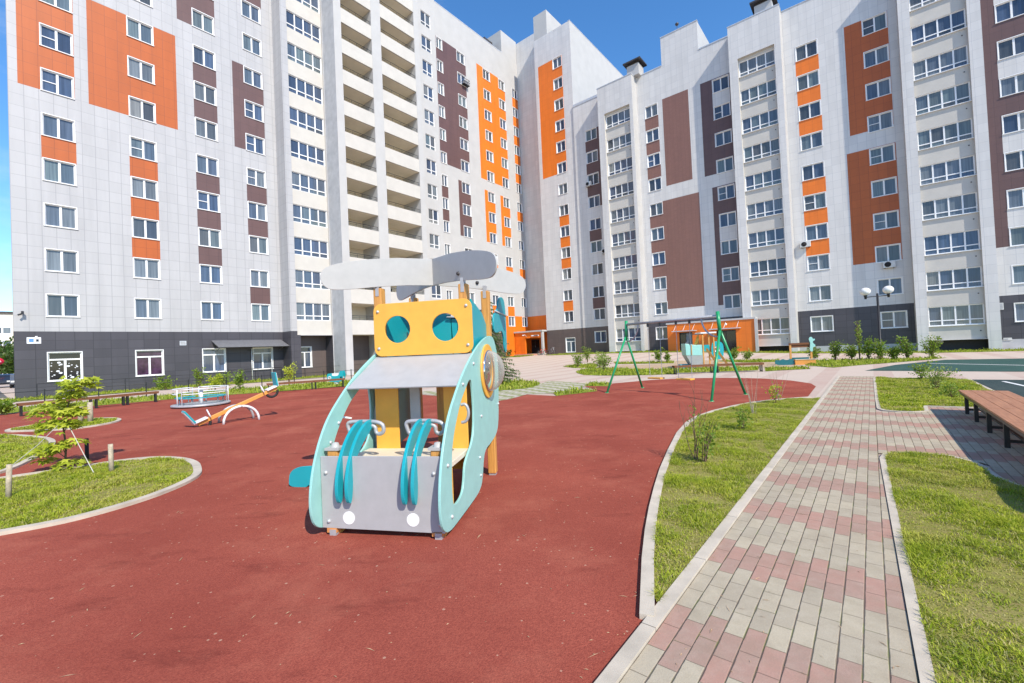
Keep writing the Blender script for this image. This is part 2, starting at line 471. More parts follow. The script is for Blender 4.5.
def panel(outline, holes, t, mat, to3, bev=0.0):
    """flat board: an outline with openings, thickness t, mapped by to3(u, v, w) into 3D. returns (verts, faces)"""
    bm = bmesh.new()
    def loop(pts):
        vs = [bm.verts.new((p[0], p[1], 0)) for p in pts]
        return [bm.edges.new((vs[i], vs[(i + 1) % len(vs)])) for i in range(len(vs))]
    es = loop(outline)
    for h in holes: es += loop(h)
    bmesh.ops.triangle_fill(bm, edges=es, use_beauty=True)
    r = bmesh.ops.extrude_face_region(bm, geom=bm.faces[:])
    for e in r['geom']:
        if isinstance(e, bmesh.types.BMVert): e.co.z += t
    bmesh.ops.recalc_face_normals(bm, faces=bm.faces[:])
    bm.verts.index_update()
    v = [to3(*p.co) for p in bm.verts]
    f = [tuple(q.index for q in p.verts) for p in bm.faces]
    bm.free()
    return v, f

def circle(cx, cy, rx, ry=None, n=28):
    ry = ry or rx
    return [(cx + rx * math.cos(2*math.pi*k/n), cy + ry * math.sin(2*math.pi*k/n)) for k in range(n)]

def rrect(x0, x1, y0, y1, r, n=6):
    out = []
    for cx, cy, a0 in ((x1-r, y1-r, 0), (x0+r, y1-r, 90), (x0+r, y0+r, 180), (x1-r, y0+r, 270)):
        for k in range(n + 1):
            a = R(a0 + 90 * k / n)
            out.append((cx + r*math.cos(a), cy + r*math.sin(a)))
    return out

def chaikin(pts, it=2, closed=True):
    for _ in range(it):
        out = []
        n = len(pts)
        for i in range(n if closed else n - 1):
            p, q = pts[i], pts[(i + 1) % n]
            out.append(tuple(p[k]*.75 + q[k]*.25 for k in range(len(p))))
            out.append(tuple(p[k]*.25 + q[k]*.75 for k in range(len(p))))
        if not closed: out = [pts[0]] + out + [pts[-1]]
        pts = out
    return pts

def bevel(o, w=0.004, seg=2):
    md = o.modifiers.new('edge', 'BEVEL'); md.width = w; md.segments = seg; md.limit_method = 'ANGLE'; md.angle_limit = R(40)
    return o

def thing(name, label, cat, loc=(0, 0, 0), rotz=0.0, group=None):
    o = bpy.data.objects.new(name, None)
    o.empty_display_size = 0.3
    COL.objects.link(o)
    o.location = loc; o.rotation_euler = (0, 0, rotz)
    o['label'] = label; o['category'] = cat
    if group: o['group'] = group
    return o

def tag(o, label, cat, group=None):
    o['label'] = label; o['category'] = cat
    if group: o['group'] = group
    return o

def dup(root, loc, rotz, label, group=None, scale=None):
    r = root.copy(); COL.objects.link(r)
    r.location = loc; r.rotation_euler = (0, 0, rotz)
    if scale: r.scale = scale
    r['label'] = label
    if group: r['group'] = group
    for ch in list(root.children):
        c = ch.copy(); COL.objects.link(c); c.parent = r
        for g in ch.children:
            d = g.copy(); COL.objects.link(d); d.parent = c
    return r

def structure(o):
    o['kind'] = 'structure'; return o

# ------------------------------------------------------------------ ground
def sheet(name, polys, mat, dz, step=2.5, kind='structure'):
    """polygons in world metres laid as one sheet following the yard's rise"""
    bm = bmesh.new()
    for P in polys:
        vs = [bm.verts.new((x, y, 0)) for x, y in P]
        f = bm.faces.new(vs)
        f.normal_update()
        if f.normal.z < 0: f.normal_flip()
    xs = [p[0] for P in polys for p in P]; ys = [p[1] for P in polys for p in P]
    if max(W_h(p) for P in polys for p in P) > 0.001 or step < 2:
        for lo, hi, ax in ((min(xs), max(xs), (1, 0, 0)), (min(ys), max(ys), (0, 1, 0))):
            k = math.ceil(lo / step) * step
            while k < hi:
                bmesh.ops.bisect_plane(bm, geom=bm.verts[:] + bm.edges[:] + bm.faces[:], plane_co=tuple(k * c for c in ax), plane_no=ax)
                k += step
    for f in bm.faces: f.normal_update()
    bmesh.ops.triangulate(bm, faces=[f for f in bm.faces if len(f.verts) > 4])
    for f in bm.faces:
        f.normal_update()
        if f.normal.z < 0: f.normal_flip()
    for v in bm.verts:
        v.co.z = gz(v.co.x, v.co.y) + dz
    me = bpy.data.meshes.new(name)
    bm.to_mesh(me); bm.free()
    me.materials.append(MATS[mat])
    o = bpy.data.objects.new(name, me); COL.objects.link(o)
    o['kind'] = kind
    return o

def W_h(p): return gz(p[0], p[1])
def AB(*pts): return [tuple(W(a, b)[:2]) for a, b in pts]

# the yard: one sheet to the horizon, with the gentle rise in the corner
bm = bmesh.new()
xs = [-900, -300, -120, -80] + list(range(-60, 81, 3)) + [100, 140, 300, 900]
ys = [-300, -100, -40] + list(range(-20, 91, 3)) + [110, 150, 300, 900]
grid = [[bm.verts.new((x, y, gz(x, y))) for x in xs] for y in ys]
for j in range(len(ys) - 1):
    for i in range(len(xs) - 1):
        bm.faces.new((grid[j][i], grid[j][i+1], grid[j+1][i+1], grid[j+1][i]))
me = bpy.data.meshes.new('ground'); bm.to_mesh(me); bm.free()
me.materials.append(MATS['yard_paving'])
o = bpy.data.objects.new('ground', me); COL.objects.link(o); structure(o)

rubber_poly = [(0.42, 2.24), (-0.4, 1.2), (-2.0, -3.0), (-14, -3.0), (-27.0, 4.0), *AB((-6, -28.0), (2.3, -27.0), (7, -26.4), (9.5, -25.0), (13.2, -23.6), (14.5, -22)),
               (-5.5, 20.0), (-0.62, 14.59), (-0.12, 15.13), (0.47, 16.35), (1.46, 15.42), (2.19, 15.78), (3.1, 16.40), (3.01, 18.8), (3.92, 18.08), (4.37, 19.43), (6.42, 20.4), (8.0, 20.45), (9.04, 20.05), (10.0, 19.4), (10.55, 18.6), (10.88, 17.23), (10.7, 15.82), (10.2, 14.84), (8.09, 12.16)]
sheet('rubber_surface', [rubber_poly], 'rubber_red', 0.006)
path_polys = [AB((-1.5, -1.05), (-1.5, 0.12), (2.8, 0.10), (8.0, -0.0), (22.4, -0.0), (22.4, -1.05)),
              AB((-1.5, 1.1), (-1.5, 3.2), (13.45, 2.5), (13.45, 0.86), (12.5, 0.84), (12.3, -0.004), (8.0, -0.004), (8.3, 0.45), (8.22, 0.85), (7.9, 1.05))]
sheet('path', path_polys, 'paving', 0.016)
sheet('playing_court', [AB((26.0, -0.3), (30.5, 0.9), (35.4, 3.2), (35.7, 6.5), (36, 22), (24.5, 22), (25.2, 4.2))], 'court_green', 0.010)
sheet('sports_court', [AB((21.2, 2.55), (21.0, 22), (-4, 22), (-4, 2.55))], 'court_dark', 0.012)
lp = [AB((20.5, 3.1), (20.5, 3.2), (10.5, 4.3), (10.5, 4.18)), AB((20.3, 6.2), (20.3, 6.32), (8, 6.32), (8, 6.2))]
sheet('court_line', lp, 'line_white', 0.017)
sheet('court_line', [AB((31.6, 2.2), (31.75, 2.3), (28.8, 5.8), (28.65, 5.7))], 'line_white', 0.015)
sheet('sand', [[(7.97, 33.96), (11.95, 32.58), (13.19, 35.51), (16.96, 33.15), (17.88, 30.23), (16.31, 26.69), (17.1, 24.75), (16.04, 23.9), (14.61, 25.42), (12.0, 26.3), (10.07, 26.77), (8.89, 28.64), (7.33, 32.37)]], 'sand', 0.008)
sheet('grid_paving', [[(-0.62, 14.59), (-0.12, 15.13), (0.47, 16.39), (1.46, 16.33), (2.39, 17.29), (2.97, 18.62), (3.42, 19.72), (2.91, 20.91), (1.76, 22.62), (1.29, 20.91), (0.83, 19.22), (0.16, 18.58), (-0.76, 18.34), (-5.5, 20.2)]], 'grid_paving', 0.010)
sheet('road', [AB((-70, -90), (-70, -42), (-2, -42.5), (1.2, -44), (1.2, -90))], 'asphalt', 0.006)

def inset(P, d):
    n = len(P)
    area = sum(P[i][0]*P[(i+1)%n][1]-P[(i+1)%n][0]*P[i][1] for i in range(n))
    s = 1 if area > 0 else -1
    out = []
    for i in range(n):
        p0, p1, p2 = Vector(P[i-1]), Vector(P[i]), Vector(P[(i+1) % n])
        e0 = (p1 - p0).normalized(); e1 = (p2 - p1).normalized()
        n0 = Vector((-e0.y, e0.x)) * s; n1 = Vector((-e1.y, e1.x)) * s
        b = (n0 + n1)
        if b.length < 1e-4: b = n0
        b.normalize()
        k = d / max(0.45, b.dot(n0))
        out.append(tuple(p1 + b * k))
    return out

def kerb(name, P, w=0.1, h=0.055, seg=None, closed=True):
    """kerb stones round a bed: outer line P, width w inwards"""
    Q = inset(P, w)
    mb = MB(); n = len(P)
    for i in range(n):
        j = (i + 1) % n
        if seg and i not in seg: continue
        g = lambda p, z: (p[0], p[1], gz(*p) + z)
        a, b, c, d = P[i], P[j], Q[j], Q[i]
        mb.face([g(a, h), g(b, h), g(c, h), g(d, h)], 'kerb')
        mb.face([g(a, -.02), g(b, -.02), g(b, h), g(a, h)], 'kerb')
        mb.face([g(c, -.02), g(d, -.02), g(d, h), g(c, h)], 'kerb')
    bm = bmesh.new()
    o = mb.build(name)
    bm.from_mesh(o.data); bmesh.ops.remove_doubles(bm, verts=bm.verts[:], dist=0.0005); bmesh.ops.recalc_face_normals(bm, faces=bm.faces[:])
    bm.to_mesh(o.data); bm.free()
    structure(o)
    return Q

# grass beds -----------------------------------------------------------------
isl1_left = chaikin([(0.71, 2.73), (1.01, 3.68), (1.42, 4.76), (2.03, 6.19), (3.27, 8.76), (4.28, 10.17), (5.96, 11.50), (7.11, 11.98), (8.12, 12.15)], 1, False)
isl1 = isl1_left + [tuple(W(14.6, -1.22)[:2]), tuple(W(2.55, -1.22)[:2])]
islL1 = chaikin([(-9.5, 3.0), (-6.2, 4.1), (-5.39, 4.57), (-5.02, 4.81), (-4.83, 5.1), (-4.70, 5.45), (-4.64, 5.8), (-4.66, 6.26), (-4.78, 6.66), (-5.0, 6.98), (-5.39, 7.46), (-5.92, 7.85), (-6.57, 8.05), (-7.1, 7.92), (-7.5, 7.5), (-8.05, 7.08), (-9.2, 6.2)], 2)
islL2 = chaikin([(-12.0, 5.6), (-8.6, 7.05), (-8.62, 7.48), (-9.07, 8.22), (-9.71, 9.15), (-10.54, 10.08), (-11.22, 10.67), (-12.08, 11.15), (-13.27, 11.66), (-15.5, 12.1), (-18, 9)], 2)
islL3 = chaikin([(-14.4, 12.3), (-13.6, 12.25), (-12.5, 12.2), (-12.12, 12.68), (-12.15, 13.49), (-12.65, 14.15), (-13.43, 14.61), (-14.27, 14.6), (-14.86, 13.72), (-14.9, 12.94)], 2)
patchR = AB((-1.5, 0.12), (2.8, 0.105), (7.7, 0.01), (8.0, 0.05), (8.15, 0.2), (8.28, 0.42), (8.25, 0.75), (8.0, 0.96), (7.6, 1.02), (7.25, 1.06), (6.95, 1.17), (6.2, 1.55), (5.2, 2.3), (-1.5, 3.1))
patch2 = AB((12.75, 0.02), (14.5, -0.0), (21.6, -0.02), (21.75, 0.2), (21.4, 2.5), (13.5, 2.5), (13.5, 0.90), (12.62, 0.86), (12.42, 0.6), (12.4, 0.35), (12.5, 0.12))
lawns = []
def strip_kerb(line, w, h):
    # kerb stones along an open line, width to the right of its direction
    mb = MB(); L = [Vector((*p, 0)) for p in line]; n = len(L); off_ = []
    for i in range(n):
        d = (L[min(i + 1, n - 1)] - L[max(i - 1, 0)]).normalized(); off_.append(L[i] + Vector((d.y, -d.x, 0)) * w)
    for i in range(n - 1):
        q = [L[i], L[i+1], off_[i+1], off_[i]]
        mb.mesh([p + Vector((0, 0, -.02)) for p in q] + [p + Vector((0, 0, h)) for p in q], [(7, 6, 5, 4), (0, 4, 5, 1), (2, 6, 7, 3), (3, 7, 4, 0), (1, 5, 6, 2)], 'kerb')
    structure(mb.build('kerb')); return [tuple(p[:2]) for p in off_]
inner = strip_kerb(isl1_left, .09, .041)
lawns.append(inner[1:-1] + [tuple(W(14.35, -1.143)[:2]), tuple(W(2.75, -1.143)[:2])])
for nm, P, w in (('kerb', islL1, 0.11), ('kerb', islL2, 0.11), ('kerb', islL3, 0.11), ('kerb', patchR, 0.06), ('kerb', patch2, 0.07)):
    lawns.append(kerb(nm, P, w, h=0.026 if P is patchR or P is patch2 else 0.045))
# border strip of the path along the red surface
mb = MB()
for a0 in np.arange(-1.5, 22.4, 1.0):
    a1 = min(a0 + 0.992, 22.4)
    vs = [W(a0, -1.14), W(a0, -1.054), W(a1, -1.054), W(a1, -1.14)]
    top = [v + Vector((0, 0, 0.034)) for v in vs]; bot = [v + Vector((0, 0, -0.02)) for v in vs]
    mb.mesh(bot + top, [(4,5,6,7), (0,1,5,4), (1,2,6,5), (2,3,7,6), (3,0,4,7)], 'kerb')
structure(mb.build('kerb'))
sheet('lawn', lawns, 'lawn_soil', 0.024)

far_lawns = {
 'spruce': [(-2.2, 18.9), (-1.0, 18.4), (0.16, 18.58), (0.83, 19.22), (1.29, 20.91), (1.13, 22.3), (0.07, 24.04), (-1.4, 24.4), (-3, 23)],
 'w1': [(1.46, 15.42), (2.19, 15.78), (3.1, 16.40), (2.97, 17.22), (2.42, 17.49), (1.46, 16.51)],
 'w2': [(3.01, 18.8), (3.92, 18.12), (4.37, 19.5), (3.51, 20.25)],
 'g1': [(4.24, 29.87), (5.01, 31.71), (6.2, 31.91), (7.65, 30.58), (8.79, 28.32), (9.33, 25.49), (8.57, 23.44), (7.3, 23.59), (6.01, 24.07), (4.83, 24.95), (4.19, 25.94), (4.07, 27.95)],
 'g2': [(4.12, 36.04), (4.88, 37.38), (6.84, 36.62), (6.63, 34.1), (6.05, 32.47), (4.66, 33.75)],
 'g4': [(8.51, 36.88), (12.81, 34.88), (12.08, 32.92), (8.27, 35.25)],
 'g5': [(14.22, 24.75), (15.33, 24.94), (15.98, 24.11), (15.46, 22.79), (13.94, 22.7), (12.94, 22.53)],
 'g5b': [(9.31, 27.83), (10.39, 27.46), (14.27, 25.54), (13.1, 23.46), (9.13, 24.17), (7.93, 23.75)],
 'g7': [(21.37, 29.26), (22.67, 28.53), (24.68, 27.84), (26.94, 27.19), (24.58, 25.97), (21.71, 24.83), (19.0, 23.94), (16.74, 22.95), (17.0, 25.5), (19, 28.5)],
 'g9': [(15.29, 32.99), (18.05, 32.25), (19.3, 31.76), (17.98, 29.61), (16.01, 30.37)],
 'porch': AB((49.2, -39.0), (49.4, -36.6), (45.6, -36.2), (45.4, -38.6)),
 'base_b': AB((51.7, -33.5), (51.7, 3.0), (47.6, 3.0), (47.6, -33.5)),
 'base_b2': AB((50.2, 3.0), (50.2, 22), (46.8, 22), (46.8, 3.0)),
 'base_a': AB((-3, -41.1), (-3, -36.6), (10, -37.6), (22, -37.4), (45, -37.5), (45, -41.1)),
 'row_a': AB((-8, -29.2), (-8, -31.6), (2.3, -31.0), (10, -30.6), (18, -28.9), (19, -24.6), (14.6, -22.1), (13.2, -23.7), (9.5, -25.1), (7, -26.5), (2.3, -27.1)),
}
sheet('lawn', [P for k, P in far_lawns.items() if k not in ('g5', 'g5b')], 'lawn_far', 0.014)
sheet('lawn', [far_lawns['g5b']], 'lawn_far', 0.013)
sheet('lawn', [far_lawns['g5']], 'lawn_far', 0.018)

def tri_area(P):
    return abs(sum(P[i][0]*P[(i+1)%len(P)][1]-P[(i+1)%len(P)][0]*P[i][1] for i in range(len(P))))/2

def inside(P, x, y):
    P = np.array(P); n = len(P)
    c = np.zeros(len(x), bool)
    j = n - 1
    for i in range(n):
        xi, yi = P[i]; xj, yj = P[j]
        cond = ((yi > y) != (yj > y)) & (x < (xj - xi) * (y - yi) / (yj - yi + 1e-12) + xi)
        c ^= cond; j = i
    return c

def blades(name, beds, mat, drymat=None):
    V = []; F = []; MI = []
    base = 0
    for P, dens, h0, h1, wd, z0, dryp in beds:
        A = np.array(P); lo = A.min(0); hi = A.max(0)
        n = int(dens * (hi[0]-lo[0]) * (hi[1]-lo[1]))
        x = rng.uniform(lo[0], hi[0], n); y = rng.uniform(lo[1], hi[1], n)
        k = inside(P, x, y) & (y > 0.9 * np.abs(x) * 0.75) & (y > 1.2)
        x, y = x[k], y[k]
        cl = np.array([noise.noise((px*1.6, py*1.6, 3.1)) + 0.6*noise.noise((px*6, py*6, 1.7)) for px, py in zip(x, y)])
        keep = rng.uniform(0, 1, len(x)) < np.clip(0.78 + cl * 1.3, 0.30, 1)
        x, y, cl = x[keep], y[keep], cl[keep]
        n = len(x)
        # camera side only: nothing behind the viewer
        h = rng.uniform(h0, h1, n) * np.clip(1 + cl * 1.3, 0.40, 2.3)
        az = rng.uniform(0, 2*np.pi, n); lean = rng.uniform(0.3, 1.5, n) * h
        faz = az + rng.uniform(-0.9, 0.9, n) + np.pi/2
        wv = wd * rng.uniform(0.6, 1.4, n)
        gzv = np.array([gz(px, py) for px, py in zip(x, y)]) + z0
        dx, dy = np.cos(az), np.sin(az); sx, sy = np.cos(faz)*wv, np.sin(faz)*wv
        b0 = np.stack([x - sx, y - sy, gzv], 1); b1 = np.stack([x + sx, y + sy, gzv], 1)
        m0 = np.stack([x + dx*lean*.35 - sx*.8, y + dy*lean*.35 - sy*.8, gzv + h*.6], 1)
        m1 = np.stack([x + dx*lean*.35 + sx*.8, y + dy*lean*.35 + sy*.8, gzv + h*.6], 1)
        t = np.stack([x + dx*lean, y + dy*lean, gzv + h*(1 - .25*lean/np.maximum(h,1e-4))], 1)
        vv = np.stack([b0, b1, m0, m1, t], 1).reshape(-1, 3)
        i = base + np.arange(n)[:, None] * 5
        dry = rng.uniform(0, 1, n) < np.clip(dryp - cl * 0.35, 0, 1)
        V.append(vv); base += 5 * n
        F.append(i); MI.append(dry)
    V = np.concatenate(V); I = np.concatenate(F); D = np.concatenate(MI).astype(np.int32)
    n = len(I)
    me = bpy.data.meshes.new(name)
    me.vertices.add(len(V)); me.vertices.foreach_set('co', V.astype(np.float32).ravel())
    loops = np.concatenate([I + 0, I + 1, I + 3, I + 2, I + 2, I + 3, I + 4], 1).ravel().astype(np.int32)
    me.loops.add(len(loops)); me.loops.foreach_set('vertex_index', loops)
    starts = (np.arange(n)[:, None] * 7 + np.array([0, 4])).ravel().astype(np.int32)
    me.polygons.add(2 * n); me.polygons.foreach_set('loop_start', starts)
    me.polygons.foreach_set('loop_total', np.tile(np.array([4, 3], np.int32), n))
    me.materials.append(MATS[mat]); me.materials.append(MATS[drymat or mat])
    me.polygons.foreach_set('material_index', np.repeat(D, 2))
    me.update(); me.validate()
    o = bpy.data.objects.new(name, me); COL.objects.link(o)
    o['kind'] = 'stuff'
    return o

L1, LL1, LL2, LL3, LR, L2 = lawns
LR_near = [p for p in LR]
blades('grass', [
    (L1, 13000, 0.012, 0.046, 0.0026, 0.022, 0.26),
    (LR, 15000, 0.012, 0.044, 0.0025, 0.022, 0.28),
    (LL1, 9000, 0.014, 0.05, 0.0034, 0.022, 0.22),
    (LL2, 3200, 0.02, 0.06, 0.006, 0.022, 0.15),
    (LL3, 2400, 0.02, 0.06, 0.008, 0.022, 0.12),
    (L2, 3000, 0.02, 0.065, 0.006, 0.022, 0.18)], 'leaf_grass', 'leaf_grass_dry')
blades('grass', [(P, 60 if k.startswith('base') or k == 'row_a' else 130, 0.05, 0.16, 0.022, 0.012, 0.1) for k, P in far_lawns.items()], 'leaf_lawn_far', 'leaf_grass_dry')

# straw and leaf bits blown over the red surface and the path
mb = MB(); rl = random.Random(21)
for q in range(620):
    if q < 420:
        y = 1.6 + 13 * rl.random() ** 1.7; x = rl.uniform(-1.15 * y, .55 * y + .2)
    else:
        y = 2 + 9 * rl.random() ** 1.5; x = rl.uniform(.1 * y, 1.15 * y)
    aa = DA.x * x + DA.y * y; bb = DB.x * x + DB.y * y
    if bb > 0.05 and (aa < 8.3 or aa > 12.3): continue
    if bb < -1.2 and bb > -3.6 and aa > 2 and inside(isl1, np.array([x]), np.array([y]))[0]: continue
    if inside(islL1, np.array([x]), np.array([y]))[0] or inside(islL2, np.array([x]), np.array([y]))[0]: continue
    z = .0085 if bb < -1.16 else .019 if bb < -1.045 and False else .0185
    if -1.17 < bb < -1.04: continue
    L = rl.choice((.006, .008, .010, .012, .02, .035)) * rl.uniform(.7, 1.3); w_ = min(L * .5, rl.uniform(.0015, .004)); a = rl.uniform(0, 3.14)
    d = Vector((math.cos(a), math.sin(a), 0)); n_ = Vector((-d.y, d.x, 0)); p = Vector((x, y, z))
    mb.face([p - d * L + n_ * w_ * .4, p - n_ * w_ + Vector((0, 0, .002)), p + d * L, p + n_ * w_ + Vector((0, 0, .003))], 'straw')
mb.build('leaf_litter')['kind'] = 'stuff'

# ------------------------------------------------------------------ buildings
def zb(k): return 2.22 + 2.97 * k        # sill height of storey k in the left wing
def zc(k): return 2.15 + 2.975 * k       # sill height of storey k in the right wing

class Wall:
    """a wall pierced by openings; A walls run along a and face +b, B walls run along b and face -a"""
    def __init__(self, mb, kind, const, off):
        self.mb, self.kind, self.c, self.off = mb, kind, const, off
    def P(self, u, z, d=0.0):
        if self.kind == 'A':
            return (self.c - d - self.off[0], u - self.off[1], z)
        return (u - self.off[0], self.c + d - self.off[1], z)
    def quad(self, u0, u1, z0, z1, mat, d=0.0):
        self.mb.face([self.P(u0, z0, d), self.P(u1, z0, d), self.P(u1, z1, d), self.P(u0, z1, d)], mat)
    def make(self, u0, u1, z0, z1, base, patches=(), holes=(), depth=0.17, rev='pvc_white'):
        us = sorted({u0, u1, *[min(max(v, u0), u1) for p in patches for v in p[:2]], *[v for h in holes for v in h[:2]]})
        zs = sorted({z0, z1, *[min(max(v, z0), z1) for p in patches for v in p[2:4]], *[v for h in holes for v in h[2:4]]})
        for i in range(len(us) - 1):
            for j in range(len(zs) - 1):
                cu, cz = (us[i] + us[i+1]) / 2, (zs[j] + zs[j+1]) / 2
                if us[i+1] - us[i] < 1e-4 or zs[j+1] - zs[j] < 1e-4: continue
                if any(h[0] < cu < h[1] and h[2] < cz < h[3] for h in holes): continue
                mat = base
                for p in patches:
                    if p[0] < cu < p[1] and p[2] < cz < p[3]: mat = p[4]
                self.quad(us[i], us[i+1], zs[j], zs[j+1], mat)
        for h in holes:
            d = h[4] if len(h) > 4 else depth
            rm = h[5] if len(h) > 5 else rev
            a, b, c, e = h[:4]
            Pq = self.P
            self.mb.face([Pq(a, c), Pq(a, e), Pq(a, e, d), Pq(a, c, d)], rm)
            self.mb.face([Pq(b, e), Pq(b, c), Pq(b, c, d), Pq(b, e, d)], rm)
            self.mb.face([Pq(a, e), Pq(b, e), Pq(b, e, d), Pq(a, e, d)], rm)
            self.mb.face([Pq(b, c), Pq(a, c), Pq(a, c, d), Pq(b, c, d)], rm)

WM = {}
def window_meshes(w, h, kind):
    key = (round(w, 2), round(h, 2), kind)
    if key in WM: return WM[key]
    f = MB(); g = MB(); P = 'pvc_white'
    def bar(x0, x1, z0, z1, y0=0.10, y1=0.165): f.box(x0, x1, y0, y1, z0, z1, P)
    def pane(x0, x1, z0, z1): g.face([(x0, 0.15, z0), (x1, 0.15, z0), (x1, 0.15, z1), (x0, 0.15, z1)], 'glass')
    t = 0.06
    if kind != 'w4' and kind != 'w2l':
        s = 0.05                                   # white casing on the wall round the opening
        f.box(-s, 0, -0.025, 0.0, -s, h + s, P); f.box(w, w + s, -0.025, 0.0, -s, h + s, P)
        f.box(0, w, -0.025, 0.0, h, h + s, P); f.box(-s - .02, w + s + .02, -0.07, 0.04, -s, 0.0, P)
    bar(0, t, 0, h); bar(w - t, w, 0, h); bar(t, w - t, h - t, h); bar(t, w - t, 0, t)
    if kind in ('w2', 'w2t'):
        m = w * 0.5
        bar(m - .06, m + .06, t, h - t, 0.09, 0.165)
        if kind == 'w2t':
            bar(t, m - .06, h * .47, h * .47 + .05)
        pane(t, m - .06, t, h - t); pane(m + .06, w - t, t, h - t)
    elif kind == 'wt':
        z1 = h * 0.72; m = w * 0.5
        bar(t, w - t, z1, z1 + .1); bar(m - .06, m + .06, t, z1)
        pane(t, m - .06, t, z1); pane(m + .06, w - t, t, z1); pane(t, w - t, z1 + .1, h - t)
    else:
        n = 4 if kind == 'w4' else 2
        z1 = h * 0.24
        bar(t, w - t, z1, z1 + .08)
        cw = w / n
        for i in range(1, n): bar(i * cw - .05, i * cw + .05, t, h - t, 0.09, 0.165)
        for i in range(n):
            x0 = i * cw + (t if i == 0 else .05); x1 = (i + 1) * cw - (t if i == n - 1 else .05)
            pane(x0, x1, t, z1); pane(x0, x1, z1 + .08, h - t)
    fo = f.build('window'); go = g.build('pane')
    fm, gm = fo.data, go.data
    bpy.data.objects.remove(fo); bpy.data.objects.remove(go)
    WM[key] = (fm, gm)
    return WM[key]

def add_window(parent, off, kind, const, u, z, w, h, style='w2', d=0.0):
    fm, gm = window_meshes(w, h, style)
    o = bpy.data.objects.new('window', fm); COL.objects.link(o); o.parent = parent
    if kind == 'A':
        o.location = (const - d - off[0], u - off[1], z); o.rotation_euler = (0, 0, R(90))
    else:
        o.location = (u - off[0], const + d - off[1], z)
    g = bpy.data.objects.new('pane', gm); COL.objects.link(g); g.parent = o
    return o

def building(name, label, a0, b0):
    return thing(name, label, 'apartment block', W(a0, b0), -YA), (b0, a0)

rw = random.Random(3)
def style(): return 'w2t' if rw.random() < 0.22 else 'w2'

# ---- left wing: grey cladding, glazed bay and balcony stack
T1, off = building('apartment_block', 'pale grey clad apartment wing at left with orange panels and open cream balconies', 1.4, -41.15)
mb = MB()
HA = 46.7
wA = Wall(mb, 'A', -41.15, off)
holes = []; pat = []
cols = [(2.87, 1.47), (7.27, 1.47), (11.34, 1.47), (15.02, 1.45)]
for i, (u, w) in enumerate(cols):
    for k in range(1, 12):
        holes.append((u, u + w, zb(k), zb(k) + 1.43))
        add_window(T1, off, 'A', -41.15, u, zb(k), w, 1.43, style())
    bh = (2.82, 7.2, 11.3, 14.97)[i]
    holes.append((bh + .04, bh + 1.6, 0.98, 2.82))
    add_window(T1, off, 'A', -41.15, bh + .04, 0.98, 1.56, 1.84, 'wt')
def sp(i, k0, mat):   # spandrel below storey k0 window down to the head of the one beneath
    u, w = cols[i]
    pat.append((u - .08, u + w + .08, zb(k0 - 1) + 1.43, zb(k0), mat))
pat.append((1.82, cols[0][0] + cols[0][1] + .08, zb(6) - .02, 34.0, 'tile_orange')); sp(0, 5, 'tile_orange')
pat.append((5.1, 10.15, zb(6) - .02, zb(8) + 1.5, 'tile_orange'))
for k in (5, 4, 3): sp(1, k, 'tile_orange')
pat.append((10.3, 12.9, zb(9), 36, 'tile_brown'))
for k in (8, 7, 5, 4, 3): sp(2, k, 'tile_brown')
pat.append((14.1, 16.56, zb(6), zb(8) + 1.5, 'tile_brown')); pat.append((15.0, 16.6, zb(10) + 1.4, 37, 'tile_brown'))
for k in (5, 4, 2): sp(3, k, 'tile_brown')
pat.append((1.4, 17.5, 0, 4.2, 'tile_dark'))
wA.make(1.4, 17.5, 0, HA, 'tile_grey', pat, holes)
mb.face([(0, 0, 0), (0, 0, HA), (-14.85, .75, HA), (-14.85, .75, 0)], 'tile_grey')
st = MB()
rs = random.Random(5)
for q in range(30):
    x = rs.uniform(.12, 1.42); z = rs.uniform(.10, 1.22); r_ = rs.choice((.02, .025, .03, .035, .06))
    if abs(x - .78) < .13: continue
    st.face([(x + 1.5 * r_ * math.cos(k * .785), .146, z + r_ * math.sin(k * .785)) for k in range(8)], 'sign_white')
for ch in T1.children:
    if ch.name.startswith('window') and abs(ch.location.z - .98) < .01 and abs(ch.location.y + 1.4 - 2.86) < .02:
        for g_ in ch.children:
            if g_.name.startswith('pane'):
                for p_ in g_.data.polygons: st.face([g_.data.vertices[q].co[:] for q in p_.vertices], 'glass_dark')
                tmp = st.build('pane'); g_.data = tmp.data; bpy.data.objects.remove(tmp)
    if ch.name.startswith('window') and abs(ch.location.z - .98) < .01 and abs(ch.location.y + 1.4 - 7.24) < .02:
        for g_ in ch.children:
            if g_.name.startswith('pane'): g_.data = g_.data.copy(); g_.data.materials[0] = MATS['glass_purple_glow']
# projecting glazed bay
Wall(mb, 'B', 17.5, off).make(-41.15, -39.5, 0, HA, 'tile_grey', [(-41.15, -39.5, 0, 4.2, 'tile_dark')])
wb = Wall(mb, 'A', -39.5, off)
wb.make(17.5, 21.45, 0, HA, 'tile_grey', [(17.5, 18.35, 0, 4.2, 'tile_dark')], [(18.08, 21.38, 3.85, 40.5, 0.18, 'render_cream'), (18.35, 21.38, 0, 3.8, 1.4, 'tile_dark')])
hs = [(18.12, 21.34, zb(k), zb(k) + 1.62) for k in range(1, 13)]
Wall(mb, 'A', -39.68, off).make(18.08, 21.38, 3.85, 40.5, 'render_cream', [], hs)
for k in range(1, 13): add_window(T1, off, 'A', -39.68, 18.12, zb(k), 3.22, 1.62, 'w4')
Wall(mb, 'A', -40.9, off).make(18.35, 21.38, 0, 3.8, 'tile_dark_brown', [], [(18.75, 19.95, 0.9, 2.8)])
add_window(T1, off, 'A', -40.9, 18.75, 0.9, 1.2, 1.9, 'wt')
